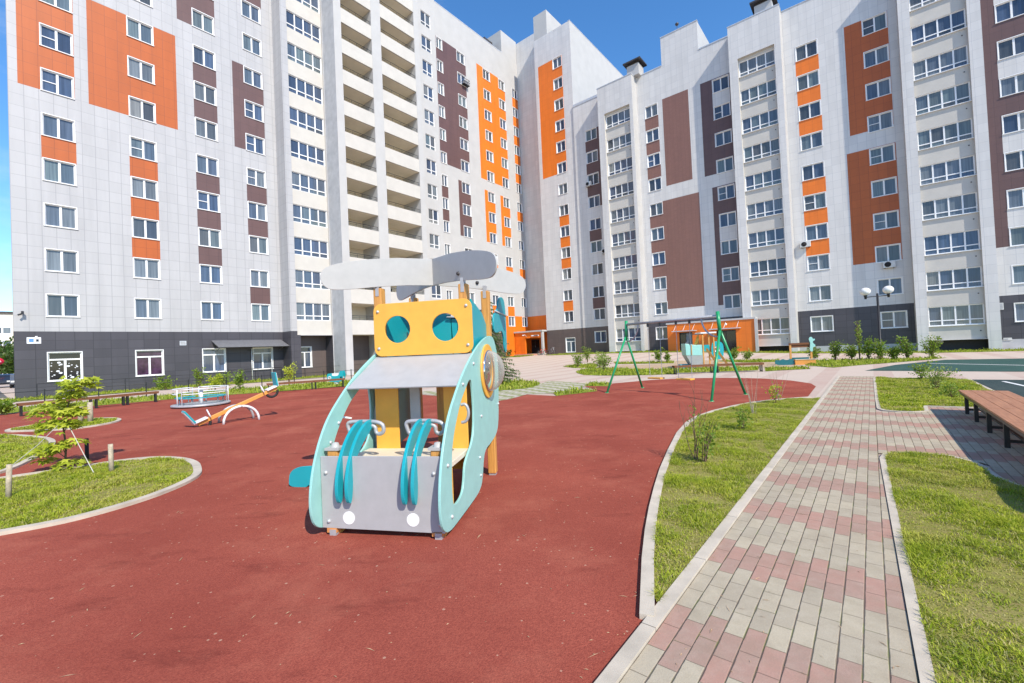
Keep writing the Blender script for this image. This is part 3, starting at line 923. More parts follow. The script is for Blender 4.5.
# balcony stack
Wall(mb, 'B', 21.45, off).make(-39.5, -37.4, 0, HA, 'concrete_strip')
bx = lambda a0, a1, b0, b1, z0, z1, mat: mb.box(b0 - off[0], b1 - off[0], a0 - off[1], a1 - off[1], z0, z1, mat)
bx(21.452, 22.2, -41.1, -37.4, 0, HA, 'render_white')
bx(25.5, 26.6, -41.1, -37.4, 0, HA, 'render_white')
bx(30.95, 31.6, -41.1, -37.4, 0, HA, 'render_white')
Wall(mb, 'A', -40.3, off).make(22.2, 30.95, 3.9, HA, 'render_beige')
Wall(mb, 'A', -39.9, off).make(22.2, 30.95, 0, 3.9, 'tile_dark_brown')
for k in range(1, 15):
    for a0, a1 in ((22.2, 25.5), (26.6, 30.95)):
        bx(a0, a1, -37.60, -37.42, zb(k) - 1.43, zb(k) - .06, 'render_cream')
        bx(a0, a1, -41.0, -37.602, zb(k) - 1.41, zb(k) - 1.2, 'render_beige')
# narrow windows beside the balconies
Wall(mb, 'A', -39.5, off).make(31.6, 36.0, 0, HA, 'render_white', [], [(33.8, 35.3, zb(k), zb(k) + 1.68) for k in range(1, 14)])
for k in range(1, 14): add_window(T1, off, 'A', -39.5, 33.8, zb(k), 1.5, 1.68, 'w2l')
# far returns, back and roof
bx(2.15, 36.0, -56.0, -55.8, 0, HA, 'tile_grey')
bx(35.98, 36.0, -55.8, -39.52, 0, HA, 'tile_white')
mb.box(-55.8 - off[0], -41.2 - off[0], 0.8, 34.5, 46.0, 46.2, 'roof_dark')
mb.build('wall', T1)
for k in range(1, 14):
    for a0, a1 in ((22.2, 25.5), (26.6, 30.95)):
        r = MB(); L = a1 - a0
        r.tube([(0, 0.02, .42), (0, L - .02, .42)], .022, 'rail_metal', 6)
        r.tube([(0, 0.02, .24), (0, L - .02, .24)], .012, 'rail_metal', 4)
        for q in range(5): r.tube([(0, .1 + q * (L - .2) / 4, 0), (0, .1 + q * (L - .2) / 4, .42)], .014, 'rail_metal', 4)
        r.build('railing', T1, (-37.52 - off[0], a0 - off[1], zb(k) - .06))
for k in range(0, 12):
    d = MB(); d.box(0, .05, 0, .72, 0, 2.0, 'door_dark'); d.box(.05, .07, .06, .66, .8, 1.9, 'glass_dark')
    d.build('door', T1, (-40.298 - off[0] if k else -39.898 - off[0], (22.5 if k else 22.7) - off[1], zb(k) - 1.12 if k else 0.1))
    if k:
        d = MB(); d.box(0, .05, 0, 1.5, 0, 1.9, 'door_dark'); d.box(.05, .07, .08, 1.4, .7, 1.8, 'glass_dark')
        d.build('door', T1, (-40.298 - off[0], 27.3 - off[1], zb(k) - 1.12))
# canopy over the ground floor entrance
c = MB()
c.mesh([(0, 0, .56), (0, 5.4, .56), (1.25, 5.55, 0), (1.25, .1, 0), (0, 0, .50), (0, 5.4, .50), (1.25, 5.55, -.06), (1.25, .1, -.06)],
       [(0, 3, 2, 1), (4, 5, 6, 7), (3, 7, 6, 2), (0, 4, 7, 3), (1, 2, 6, 5)], 'canopy_metal')
for y in (0.3, 2.7, 5.2): c.tube([(0.02, y, -.35), (1.15, y, -.03)], .02, 'canopy_metal', 6)
c.build('canopy', T1, (0.0, 11.95 - off[1], 2.95))
g = MB()
for y in (2.9, 4.5): g.tube([(0.12, y, 0), (0.12, y, 2.75)], .035, 'white_paint', 6)
g.tube([(.25, .3, 1.02), (.25, 5.3, 1.02)], .02, 'rail_metal', 6)
for y in (.3, 1.3, 2.3, 3.3, 4.3, 5.3): g.tube([(.25, y, 0), (.25, y, 1.02)], .016, 'rail_metal', 6)
g.build('railing', T1, (0.0, 11.95 - off[1], 0.02))
# plates on the base
s = MB(); s.box(0, .02, 0, .62, 0, .40, 'sign_white'); s.box(.02, .024, .10, .30, .09, .31, 'sign_blue')
s.box(.02, .024, .40, .52, .12, .28, 'car_dark'); s.box(0, .02, .36, .47, .40, .48, 'sign_white')
tag(s.build('address_plate', None, W(1.95, -41.145, 3.42), (0, 0, -YA)), 'white address plate with blue mark at the corner of the dark base', 'sign')
s = MB(); s.box(0, .02, 0, .42, 0, .34, 'coping_metal'); s.box(.02, .022, .05, .37, .05, .29, 'metal_grey')
tag(s.build('notice_plate', None, W(9.85, -41.145, 3.15), (0, 0, -YA)), 'small grey plate on the dark base between two shop windows', 'sign')
s = MB(); s.box(0, .22, .0, .07, 0, .06, 'black_paint'); s.box(.16, .30, -.02, .1, -.16, .05, 'black_paint'); s.tube([(0.2, .04, -.1), (.30, -.15, -.2)], .05, 'black_paint', 8)
tag(s.build('security_camera', None, W(1.75, -41.13, 5.4), (0, 0, -YA)), 'little black security camera high on the left corner of the grey wall', 'camera')

# ---- corner section: white wall with brown and orange panels, tower with the long orange panel
T2, off = building('apartment_block', 'white corner section with bright orange base, orange panels and the tallest roof', 52.0, -36.0)
mb = MB()
bx = lambda a0, a1, b0, b1, z0, z1, mat: mb.box(b0 - off[0], b1 - off[0], a0 - off[1], a1 - off[1], z0, z1, mat)
wA = Wall(mb, 'A', -41.3, off)
cols = [(37.75, 0.95), (41.33, 1.5), (46.48, 1.42), (49.85, 1.4), (53.1, 1.22)]
holes = []; pat = []
for i, (u, w) in enumerate(cols):
    for k in range(1 if i != 0 else 2, 14):
        holes.append((u, u + w, zb(k), zb(k) + 1.42))
        add_window(T2, off, 'A', -41.3, u, zb(k), w, 1.42, 'w2')
def sp(i, k0, mat):
    u, w = cols[i]
    pat.append((u - .07, u + w + .07, zb(k0 - 1) + 1.42, zb(k0), mat))
BO = 'tile_bright_orange'
pat.append((36.2, 42.95, zb(8), zb(13) + 1.5, 'tile_brown'))
for k in (7, 6): sp(0, k, 'tile_brown')
pat.append((40.65, 42.9, zb(5), zb(7) + 1.5, 'tile_brown'))
pat.append((45.15, 51.3, zb(8), zb(13) + 1.5, BO))
pat.append((45.75, 47.95, zb(5), zb(7) + 1.5, BO)); pat.append((49.15, 51.3, zb(5), zb(7) + 1.5, BO))
for k in (4, 2): sp(2, k, BO); sp(3, k, BO)
for k in (13, 12, 11, 10, 9, 7, 4): sp(4, k, BO)
pat.append((48.9, 54.6, 0, 6.7, BO)); pat.append((36, 48.9, 0, 4.2, 'tile_dark_brown'))
wA.make(36.0, 54.6, 0, HA, 'render_white', pat, holes)
Wall(mb, 'B', 54.6, off).make(-41.3, -36.0, 0, 49.9, 'tile_white', [(-41.3, -36.0, 0, 6.7, BO)])
wT = Wall(mb, 'B', 51.9, off)
holes = [(-32.9, -31.5, zb(k), zb(k) + 1.45) for k in range(1, 14)] + [(-32.85, -31.4, 1.0, 2.95)]
for k in range(1, 14): add_window(T2, off, 'B', 51.9, -32.9, zb(k), 1.4, 1.45, 'w2')
add_window(T2, off, 'B', 51.9, -32.85, 1.0, 1.45, 1.95, 'wt')
pat = [(-35.45, -31.4, zb(8), zb(13) + 1.45, BO)]
for k in (6, 5, 4, 2): pat.append((-32.98, -31.42, zb(k - 1) + 1.45, zb(k), BO))
pat.append((-36, -29.95, 0, 4.2, 'tile_dark_brown'))
wT.make(-36.0, -29.95, 0, 46.35, 'tile_white', pat, holes)
bx(51.902, 54.6, -36.0, -35.98, 0, 46.35, 'tile_white')
bx(51.902, 70, -30.1, -29.95, 0, 46.35, 'render_white')          # flank above the lower roof
bx(51.9, 56.0, -35.9, -33.65, 46.352, 49.85, 'render_white')      # raised roof house
bx(50.9, 54.58, -46, -41.3, 46.702, 50.2, 'render_white')
bx(54.62, 60, -46, -35.95, 46.2, 49.85, 'render_white')
bx(36, 70, -56, -55.8, 0, HA, 'tile_white'); bx(69.8, 70, -55.8, -30.1, 0, 46.3, 'tile_white')
bx(36.1, 69.8, -55.8, -41.35, 46.0, 46.2, 'roof_dark'); bx(54.7, 69.8, -41.3, -30.1, 45.7, 45.9, 'roof_dark')
bx(36, 50.9, -41.6, -41.28, HA + .002, HA + .1, 'coping_metal'); bx(51.88, 70, -30.2, -29.93, 46.36, 46.44, 'coping_metal')
bx(48.6, 50.4, -44.2, -42.6, 46.7, 48.6, 'roof_dark')
mb.build('wall', T2)
# entrance porch in the corner
p = MB()
pb = lambda a0, a1, b0, b1, z0, z1, mat: p.box(b0 - off[0], b1 - off[0], a0 - off[1], a1 - off[1], z0, z1, mat)
pb(51.0, 51.25, -41.2, -39.3, 0, 4.1, BO); pb(51.0, 51.25, -39.3, -36.35, 3.25, 4.1, BO)
pb(50.9, 51.3, -36.35, -36.1, 0, 4.1, 'render_white')
pb(51.25, 54.5, -41.2, -41.0, 0, 4.1, BO); pb(54.3, 54.5, -41, -36.1, 0, 4.1, BO)
pb(50.8, 54.55, -41.25, -36.05, 4.1, 4.32, 'render_white')
pb(51.0, 54.5, -41.0, -36.35, 0, 0.95, 'kerb'); pb(49.6, 51.0, -40.4, -37.2, 0, .93, 'brick_pink')
p.build('porch', T2)
d = MB(); d.box(0, 1.5, -.06, 0, 0, 2.15, 'door_dark'); d.box(.1, .68, -.075, -.06, .9, 2.0, 'glass_dark'); d.box(.82, 1.4, -.075, -.06, .9, 2.0, 'glass_dark'); d.tube([(.74, -.1, .9), (.74, -.1, 1.2)], .015, 'metal_grey', 6)
d.build('door', T2, (-40.6 - off[0], 54.298 - off[1], .955))
l = MB(); l.box(0, 1.3, -.12, 0, 0, .16, 'sign_white'); l.box(.5, 1.2, -.13, -.12, .03, .13, 'car_dark')
l.build('sign_panel', T2, (-38.1 - off[0], 50.998 - off[1], 3.5))
l = MB(); l.tube([(0, 0, 0), (0, -.5, .25), (0, -.9, .2)], .04, 'white_paint', 6); l.lathe([(0, 0), (.13, .02), (.1, .12), (0, .14)], 'white_paint', (0, -.9, .1), 10)
l.build('lamp', T2, (-39.0 - off[0], 50.998 - off[1], 3.5))

# ---- right wing
T3, off = building('apartment_block', 'long right apartment wing with glazed bays, brown panels and an orange entrance block', 51.0, -10.0)
mb = MB()
bx = lambda a0, a1, b0, b1, z0, z1, mat: mb.box(b0 - off[0], b1 - off[0], a0 - off[1], a1 - off[1], z0, z1, mat)
HB = 34.4
WA_, WB_ = 51.75, 50.3
TW = 'tile_white'
def colB(u, w, ks, h=1.43, a=WA_):
    for k in ks: add_window(T3, off, 'B', a, u, zc(k), w, h, style())
    return [(u, u + w, zc(k), zc(k) + h) for k in ks]
def spB(u, w, k0, mat, h=1.43): return (u - .08, u + w + .08, zc(k0 - 1) + h, zc(k0), mat)
# first wall, beside the tower
h = colB(-28.2, 1.6, range(0, 10))
pt = [spB(-28.2, 1.6, k, 'tile_brown') for k in (9, 8, 7, 5, 2)] + [(-26.6, -25.5, zc(6), zc(9) + 1.4, 'tile_brown'), (-29.95, -25.5, 0, 4.2, 'tile_dark_brown')]
Wall(mb, 'B', WA_, off).make(-29.95, -25.5, 0, 34.2, TW, pt, h)
def bay(b0, b1, g0, g1, top):
    w = Wall(mb, 'B', WB_, off)
    w.make(b0, b1, 0, top, TW, [], [(g0 - .05, g1 + .05, 0.92, 30.75, 0.30, 'render_cream'), (g0 - .1, g1 + .08, 0, 0.9, 1.2, 'recess_dark')])
    hs = [(g0, g1, zc(k) - .05, zc(k) + 1.55) for k in range(0, 10)]
    Wall(mb, 'B', WB_ + .30, off).make(g0 - .05, g1 + .05, 0.92, 30.75, 'render_cream', [], hs)
    Wall(mb, 'B', WB_ + 1.2, off).make(g0 - .1, g1 + .08, 0, 0.9, 'recess_dark')
    for k in range(0, 10): add_window(T3, off, 'B', WB_ + .30, g0, zc(k) - .05, g1 - g0, 1.6, 'w4')
    for k in range(0, 10):
        bx(WB_ + .16, WB_ + .32, g0 - .05, g1 + .05, zc(k) - .10, zc(k) - .055, 'pvc_white')
        bx(WB_ + .28, WB_ + .31, g1 - .30, g1 - .22, zc(k) - .62, zc(k) - .54, 'rail_metal')
    bx(WB_ + .002, WA_, b1 - .02, b1, 0, top, 'render_white'); bx(WB_ + .002, WA_, b0, b0 + .02, 0, top, 'render_white')
    bx(WB_ - .04, WA_ + .5, b0 - .04, b1 + .04, top + .002, top + .09, 'coping_metal')
bay(-25.5, -20.9, -24.6, -21.35, 34.25)
bay(-10.2, -5.55, -9.35, -6.15, 34.4)
bay(3.0, 7.8, 3.78, 7.0, 34.4)
# wall with the tall brown panels
BROWN_LIT = 'tile_brown_lit'
h = colB(-19.95, 1.48, range(0, 10)) + colB(-12.25, 1.6, range(1, 10))
pt = [spB(-19.95, 1.48, k, BROWN_LIT) for k in (9, 8, 7, 5, 4, 3)]
pt += [(-17.85, -14.87, 20.15, 30.5, BROWN_LIT), (-18.47, -14.25, 5.65, 18.5, BROWN_LIT)]  # sunlit stretch painted lighter; the bay-shaded one next takes the darker brown
pt += [(-13.55, -10.2, 20.02, 30.5, 'tile_brown'), (-12.85, -10.2, 5.55, 18.6, 'tile_brown'),
       (-12.33, -10.57, zc(8) + 1.43, zc(9), TW), (-12.33, -10.57, zc(3) + 1.43, zc(4), TW), (-20.9, -10.2, 0, 4.2, 'tile_dark')]
Wall(mb, 'B', WA_, off).make(-20.9, -10.2, 0, HB, TW, pt, h)
bx(WA_, 56.6, -17.7, -13.55, HB + .002, 37.75, 'render_white')
Wall(mb, 'B', WA_ - .004, off).make(-17.7, -13.55, HB, 37.75, TW)
# wall with orange panels
h = colB(-4.5, 1.72, range(0, 10)) + colB(0.66, 1.66, range(1, 10)) + colB(0.76, 1.72, (0,))
pt = [spB(-4.5, 1.72, k, BO) for k in (9, 8, 7, 5, 4, 3)]
pt += [(-0.68, 2.40, 20.15, 30.42, 'tile_orange'), (-1.0, 2.44, 8.15, 18.55, 'tile_orange'), (-5.55, 3.0, 0, 4.22, 'tile_dark'), (-5.55, 3.0, 0, 0.72, 'concrete_strip')]
Wall(mb, 'B', WA_, off).make(-5.55, 3.0, 0, 34.45, TW, pt, h)
# wall at the right edge
h = colB(8.82, 1.7, range(0, 10)) + colB(13.2, 1.7, range(0, 10))
pt = [(8.02, 12.4, 8.1, 34, 'tile_brown'), (7.8, 24, 0, 4.25, 'tile_dark'), (7.8, 24, 0, .78, 'concrete_strip')]
for k in (9, 7, 5, 3): pt.append(spB(8.82, 1.7, k, TW))
Wall(mb, 'B', WA_, off).make(7.8, 24, 0, HB, TW, pt, h)
bx(51.8, 66, 23.98, 24, 0, HB, TW); bx(65.8, 66, -29.9, 24, 0, HB, TW)
bx(51.9, 65.8, -29.9, 23.9, HB - .7, HB - .5, 'roof_dark')
for b0, b1 in ((-29.9, -25.55), (-20.85, -17.75), (-13.5, -10.25), (-5.5, 2.95), (7.85, 24)):
    bx(WA_ - .05, WA_ + .4, b0, b1, (34.2 if b0 < -25 else 34.45 if b0 == -5.5 else HB) + .003, HB + .12, 'coping_metal')
bx(WA_ - .05, WA_ + .4, -17.74, -13.51, 37.753, 37.84, 'coping_metal')
mb.build('wall', T3)
def chimney(b0, b1, z0, z1, a=51.0):
    c = MB(); w = b1 - b0
    c.box(0, w, 0, 1.5, 0, z1 - z0, 'render_white')
    o = c.build('chimney', T3, (b0 - off[0], a - off[1], z0))
    k = MB()
    k.mesh([(-.35, -.35, 0), (w+.35, -.35, 0), (w+.35, 1.85, 0), (-.35, 1.85, 0), (-.35, -.35, .16), (w+.35, -.35, .16), (w+.35, 1.85, .16), (-.35, 1.85, .16), (w*.35, .6, .75), (w*.65, .6, .75), (w*.65, .9, .75), (w*.35, .9, .75)],
           [(3,2,1,0), (0,1,5,4), (1,2,6,5), (2,3,7,6), (3,0,4,7), (4,5,9,8), (5,6,10,9), (6,7,11,10), (7,4,8,11), (8,9,10,11)], 'roof_dark')
    k.box(.1, w - .1, .1, 1.4, -.25, 0, 'roof_dark')
    k.build('cap', o, (0, 0, z1 - z0 + .25))
chimney(-21.7, -20.2, 34.35, 35.7)
chimney(-7.75, -6.2, 34.4, 35.75)
n = MB(); n.tube([(0, 0, 0), (0, 0, 1.0)], .03, 'roof_dark', 6); n.lathe([(0, -.2), (.18, -.1), (.22, .05), (.05, .2), (0, .2)], 'roof_dark', (0, 0, 1.1), 8)
n.build('roof_vent', T3, (-15.9 - off[0], 52.4 - off[1], 37.8))
# orange entrance block
p = MB()
wl = Wall(p, 'B', 49.5, off)
zp = 0.0
wl.make(-17.8, -9.0, zp, 3.72, BO, [], [(-12.6, -10.75, .42, 2.75, .25, 'rail_metal'), (-16.5, -15.1, .42, 2.75, .25, 'rail_metal')])
pb = lambda a0, a1, b0, b1, z0, z1, mat: p.box(b0 - off[0], b1 - off[0], a0 - off[1], a1 - off[1], z0, z1, mat)
pb(49.52, 51.7, -9.02, -9.0, 0, 3.72, BO); pb(49.52, 51.7, -17.8, -17.78, 0, 3.72, BO)
pb(49.42, 51.7, -17.9, -8.9, 3.722, 3.9, 'render_white'); pb(49.38, 49.5, -9.0, -8.72, 0, 3.72, 'render_white')
pb(47.9, 49.49, -13.2, -10.2, 0, .45, 'kerb'); pb(47.9, 49.49, -17, -14.6, 0, .45, 'kerb')
p.build('porch', T3)
for b0, b1 in ((-12.6, -10.75), (-16.5, -15.1)):
    d = MB(); w = b1 - b0; d.box(0, w, 0, .05, 0, 2.33, 'door_dark'); d.box(.08, w*.45, -.02, 0, .5, 2.1, 'glass_dark'); d.box(w*.5, w - .08, -.02, 0, .1, 2.2, 'door_blue' if b0 < -14 else 'glass_dark')
    d.tube([(w*.47, -.06, .9), (w*.47, -.06, 1.3)], .02, 'metal_grey', 6)
    d.build('door', T3, (b0 - off[0], 49.7 - off[1], .42))
    c = MB(); c.box(-.5, w + .5, -1.0, 0, 0, .08, 'coping_metal')
    for x in (-.3, w*.5, w + .3): c.tube([(x, 0, .75), (x, -.95, .08)], .02, 'white_paint', 6)
    c.build('canopy', T3, (b0 - off[0], 49.498 - off[1], 2.85))
lb = MB(); lb.lathe([(0, -.12), (.1, -.08), (.12, .02), (.05, .1), (0, .1)], 'globe_white', (0, 0, 0), 10); lb.build('lamp', T3, (-11.6 - off[0], 49.2 - off[1], 3.35))
for b, z in ((7.92, 3.15), (4.2, .66), (.2, .72), (8.1, .7)):
    v = MB(); v.box(0, .45 if z < 1 else .3, -.05, 0, 0, .2 if z < 1 else .55, 'ac_white'); v.box(.05, .25, -.06, -.05, .04, .15 if z < 1 else .5, 'metal_grey')
    a_ = WA_ if b != 4.2 else WB_ + 1.2
    v.build('vent', T3, (b - off[0], a_ - off[1] - .002, z))

# air conditioners hung on the walls
def ac(label, loc, rz):
    t = thing('air_conditioner', label, 'air conditioner', loc, rz, 'air conditioners hung on the walls')
    b = MB(); b.box(0, .85, -.36, -.05, 0, .58, 'ac_white'); bevel(b.build('case', t), .02)
    g = MB()
    for r_ in (.06, .11, .16, .21): g.tube([(.32 + r_*math.cos(q*.5236), -.37, .29 + r_*math.sin(q*.5236)) for q in range(12)], .008, 'rail_metal', 4, closed=True)
    g.lathe([(0, 0), (.23, 0), (.23, .012), (0, .012)], 'rubber_black', (.32, -.362, .29), 18, Matrix.Rotation(R(90), 3, 'X'))
    g.build('fan_grille', t)
    k = MB(); k.box(.1, .14, -.4, 0, -.05, 0, 'rail_metal'); k.box(.7, .74, -.4, 0, -.05, 0, 'rail_metal'); k.build('bracket', t)
ac('white air conditioner high beside the tower at the foot of a brown panel', W(51.748, -28.4, 22.85), -YA)
ac('white air conditioner by the left edge of the first glazed bay, above mid height', W(51.748, -26.5, 13.6), -YA)
ac('white air conditioner below a window between small bright orange panels', W(51.748, -5.0, 10.45), -YA)
ac('white air conditioner with a pipe under the bottom window of the big orange panel', W(51.748, 1.1, 7.5), -YA)
t = thing('window_basket', 'dark metal basket fixed under a window in the brown panel', 'basket', W(42.0, -41.29, 37.9), -YA)
k = MB()
for z in (0, .35, .7): k.tube([(0, 0, z), (.5, 0, z), (.5, 1.1, z), (0, 1.1, z)], .03, 'rail_metal', 5)
for y in np.linspace(0, 1.1, 7): k.tube([(.5, y, 0), (.5, y, .7)], .02, 'rail_metal', 4)
k.box(0, .5, 0, 1.1, -.04, 0, 'rail_metal'); k.build('cage', t)
k = MB(); k.box(.08, .42, .15, .9, 0, .5, 'metal_grey'); k.build('case', t)

# ------------------------------------------------------------------ helicopter play house
TH = 0.19
PH = thing('play_house', 'mint and yellow helicopter play house with grey rotor boards on the red surface', 'play house', (-1.287, 4.114, 0), -TH)
HW = 0.62
side_out = [(0.05, .05), (-0.10, .12), (-0.155, .25), (-0.157, .43), (-0.10, .67), (0.01, .90), (0.166, 1.11), (0.436, 1.32), (0.68, 1.485), (1.063, 1.677), (1.386, 1.80), (1.744, 1.887), (2.002, 1.90), (2.14, 1.86), (2.28, 1.70), (2.345, 1.47), (2.30, 1.13), (2.209, .675), (2.06, .56), (1.78, .51), (1.445, .49), (1.343, .40), (1.25, .17), (1.13, .095), (.93, .07), (.38, .055)]
side_hole = [(.55, 1.20), (.40, 1.05), (.276, .90), (.20, .75), (.165, .49), (.172, .28), (.22, .235), (.44, .25), (.53, .34), (.583, .52), (.70, .60), (.887, .69), (.975, .83), (1.004, 1.02), (1.00, 1.15), (.985, 1.27), (.955, 1.36), (.90, 1.395), (.82, 1.365), (.70, 1.29)]
side_out = chaikin(side_out, 2); side_hole = chaikin(side_hole, 2)
eye_c = (1.69, 1.44)
for sgn in (1, -1):
    v, f = panel(side_out, [side_hole, circle(*eye_c, .225)], .024, None, (lambda u, z, w, s=sgn: (s * (HW + w), u, z)))
    mb = MB(); mb.mesh(v, f, 'mint_plastic')
    o = bevel(mb.build('side_panel', PH), .005)
    o['label'] = 'mint side panel with cut-out and round eye window'
    v, f = panel(circle(*eye_c, .345, n=40), [circle(*eye_c, .235, n=40)], .02, None, (lambda u, z, w, s=sgn: (s * (HW + .025 + w), u, z)))
    mb = MB(); mb.mesh(v, f, 'yellow_plastic'); bevel(mb.build('eye_ring', PH), .004)
    mb = MB(); prof = [(.262 * math.cos(q * math.pi / 16), .20 * math.sin(q * math.pi / 16)) for q in range(9)]
    mb.lathe(prof, 'dome_clear', (sgn * (HW + .046), eye_c[0], eye_c[1]), 28, Matrix.Rotation(R(90 * sgn), 3, 'Y'))
    mb.lathe([(.27, 0), (.27, .012), (.235, .016)], 'chrome', (sgn * (HW + .046), eye_c[0], eye_c[1]), 28, Matrix.Rotation(R(90 * sgn), 3, 'Y'))
    mb.build('dome_window', PH)
    mb = MB(); mb.lathe([(0, .03), (.14, .02), (.21, -.02), (.225, -.05)], 'chrome', (sgn * (HW + .03), eye_c[0] - .02, eye_c[1]), 24, Matrix.Rotation(R(90 * sgn), 3, 'Y'))
    mb.build('eye_disc', PH)
# front board and its two round lights
v, f = panel([(-.617, .075), (.617, .06), (.617, .755), (-.617, .755)], [], .022, None, lambda u, z, w: (u, w, z))
mb = MB(); mb.mesh(v, f, 'grey_plastic'); bevel(mb.build('front_panel', PH), .004)
for x in (-.335, .312):
    v, f = panel(circle(x, .176, .061, n=32), [], .004, None, lambda u, z, w: (u, -.004 + w, z))
    mb = MB(); mb.mesh(v, f, 'white_plastic'); mb.build('headlight', PH)
# hood, yellow head board
mb = MB()
mb.mesh([(-.615, .50, 1.345), (.615, .50, 1.345), (.615, 1.17, 1.665), (-.615, 1.17, 1.665), (-.615, .492, 1.362), (.615, .492, 1.362), (.615, 1.162, 1.682), (-.615, 1.162, 1.682)],
        [(0, 3, 2, 1), (4, 5, 6, 7), (0, 1, 5, 4), (1, 2, 6, 5), (2, 3, 7, 6), (3, 0, 4, 7)], 'grey_plastic')
bevel(mb.build('hood', PH), .004)
v, f = panel(rrect(-.615, .63, 1.685, 2.325, .10), [circle(-.31, 2.005, .165), circle(.295, 2.0, .165)], .024, None, lambda u, z, w: (u, 1.13 + w, z))
mb = MB(); mb.mesh(v, f, 'yellow_plastic'); bevel(mb.build('head_board', PH), .007)
# posts
for x, y, zt in ((-.585, 1.245, 2.53), (.51, 1.245, 2.51), (-.50, 2.1, 2.50), (.57, 2.06, 2.52)):
    mb = MB(); mb.box(x - .055, x + .055, y - .055, y + .055, .03, zt, 'post_wood')
    o = bevel(mb.build('post', PH), .012)
    c = MB(); c.box(x - .022, x + .022, y - .06, y + .022, zt - .10, zt + .07, 'metal_grey'); c.lathe([(0, 0), (.03, 0), (.018, .05), (0, .05)], 'bolt_white', (x, y, zt), 10)
    c.build('bracket', o)
    c = MB(); c.box(x - .045, x + .045, y - .045, y + .045, 0, .035, 'metal_grey'); c.build('foot', o)
for x in (-.52, .54):
    mb = MB(); mb.box(x - .055, x + .055, .05, .16, .0, .80, 'post_wood'); o = bevel(mb.build('post', PH), .01)
    c = MB(); c.box(x - .075, x + .075, .04, .17, .80, .825, 'light_grey_plastic'); c.lathe([(0, .045), (.03, .038), (.045, 0)], 'light_grey_plastic', (x, .105, .825), 12); c.build('cap', o)
    c = MB(); c.box(x - .05, x + .05, -.0, .12, .03, .075, 'bus_orange'); c.box(x - .02, x + .045, -.006, .04, 0.0, .06, 'metal_grey'); c.build('foot', o)
# rotor: two crossed boards drooping at the tips
cx, cy = -.02, 1.64
blade = [(0, 2.585), (.35, 2.575), (.7, 2.55), (1.0, 2.51), (1.2, 2.495), (1.29, 2.505), (1.35, 2.56), (1.375, 2.64), (1.35, 2.72), (1.28, 2.775), (1.1, 2.83), (.8, 2.885), (.45, 2.92), (0, 2.93)]
def blade_panel(L0, ang, mat, tr=1.0):
    pts = [(u * L0 / 1.375, z) for u, z in blade]
    d = Vector((math.cos(ang), math.sin(ang), 0)); n = Vector((-d.y, d.x, 0))
    v, f = panel([pts[0]] + chaikin(pts[1:-1], 2, False) + [pts[-1]], [], .022, None, lambda u, z, w: tuple(Vector((cx, cy, z)) + d * u + n * (w - .011)))
    m = MB(); m.mesh(v, f, mat)
    o = bevel(m.build('rotor_blade', PH), .004)
    c = MB()
    p = Vector((cx, cy, 2.64)) + d * .62
    c.lathe([(0, .03), (.02, .022), (.026, 0)], 'roof_dark', p - n * .012, 8, n.to_track_quat('Z', 'Y').to_matrix() @ Matrix.Rotation(math.pi, 3, 'X'))
    c.build('bolt', o)
blade_panel(1.37, math.radians(180 + 39), 'light_grey_plastic')
blade_panel(1.40, math.radians(39), 'light_grey_plastic')
blade_panel(1.36, math.radians(-39), 'light_grey_plastic')
blade_panel(1.08, math.radians(180 - 39), 'light_grey_plastic')
# wiper shaped arm rests and their handles
arm = chaikin([(.44, 1.03), (.36, 1.045), (.22, 1.00), (.08, .89), (-.04, .73), (-.095, .55), (-.10, .42), (-.07, .335), (-.035, .33), (-.01, .40), (.005, .55), (.06, .70), (.16, .80), (.30, .90), (.42, .97)], 2)
for x in (-.395, -.295, .262, .358):
    v, f = panel(arm, [], .032, None, lambda u, z, w, x=x: (x + w - .016, u, z))
    m = MB(); m.mesh(v, f, 'teal_plastic'); bevel(m.build('arm_rest', PH), .006)
for x in (-.345, .31):
    m = MB()
    m.tube(chaikin([(x - .20, .40, .93), (x - .18, .40, .885), (x - .12, .40, .90), (x - .13, .40, .985), (x + .10, .40, .985), (x + .10, .40, .90), (x + .15, .40, .885), (x + .20, .40, .92), (x + .17, .40, 1.02), (x - .17, .40, 1.02), (x - .22, .40, 1.0)], 2), .021, 'metal_grey', 8, closed=True)
    m.build('handle', PH)
m = MB(); m.tube(chaikin([(.655, .50, 1.16), (.71, .50, 1.17), (.74, .50, 1.08), (.71, .50, .99), (.655, .50, .98)], 2, False), .016, 'metal_grey', 8); m.build('handle', PH)
# seat and backs
m = MB(); m.box(-.60, .60, .17, .90, .575, .63, 'cream_ply'); bevel(m.build('seat', PH), .006)
for x0, x1 in ((-.50, -.215), (.33, .60)):
    m = MB(); m.box(x0, x1, .88, .905, .40, 1.42, 'yellow_plastic'); bevel(m.build('backrest', PH), .006)
m = MB(); m.box(-.10, .02, .95, .975, .52, 1.42, 'grey_plastic'); m.lathe([(0, 0), (.1, 0), (.1, .012), (0, .012)], 'white_plastic', (-.01, .94, .80), 18, Matrix.Rotation(R(90), 3, 'X')); m.build('inner_panel', PH)
m = MB(); m.box(.13, .23, 1.2, 1.3, .2, 1.5, 'post_wood'); m.box(.23, .32, 1.5, 1.54, .5, 1.55, 'yellow_plastic'); m.build('inner_post', PH)
v, f = panel(chaikin([(-.62, .30), (-.66, .75), (-.60, 1.15), (-.50, 1.45), (-.30, 1.5), (-.34, .30)], 2), [circle(-.47, 1.24, .045)], .022, None, lambda u, z, w: (u, 1.06 + w, z))
m = MB(); m.mesh(v, f, 'grey_plastic'); bevel(m.build('inner_panel', PH), .004)
m = MB(); m.box(-.60, .60, .30, .32, .12, .57, 'yellow_plastic'); m.build('seat_front', PH)
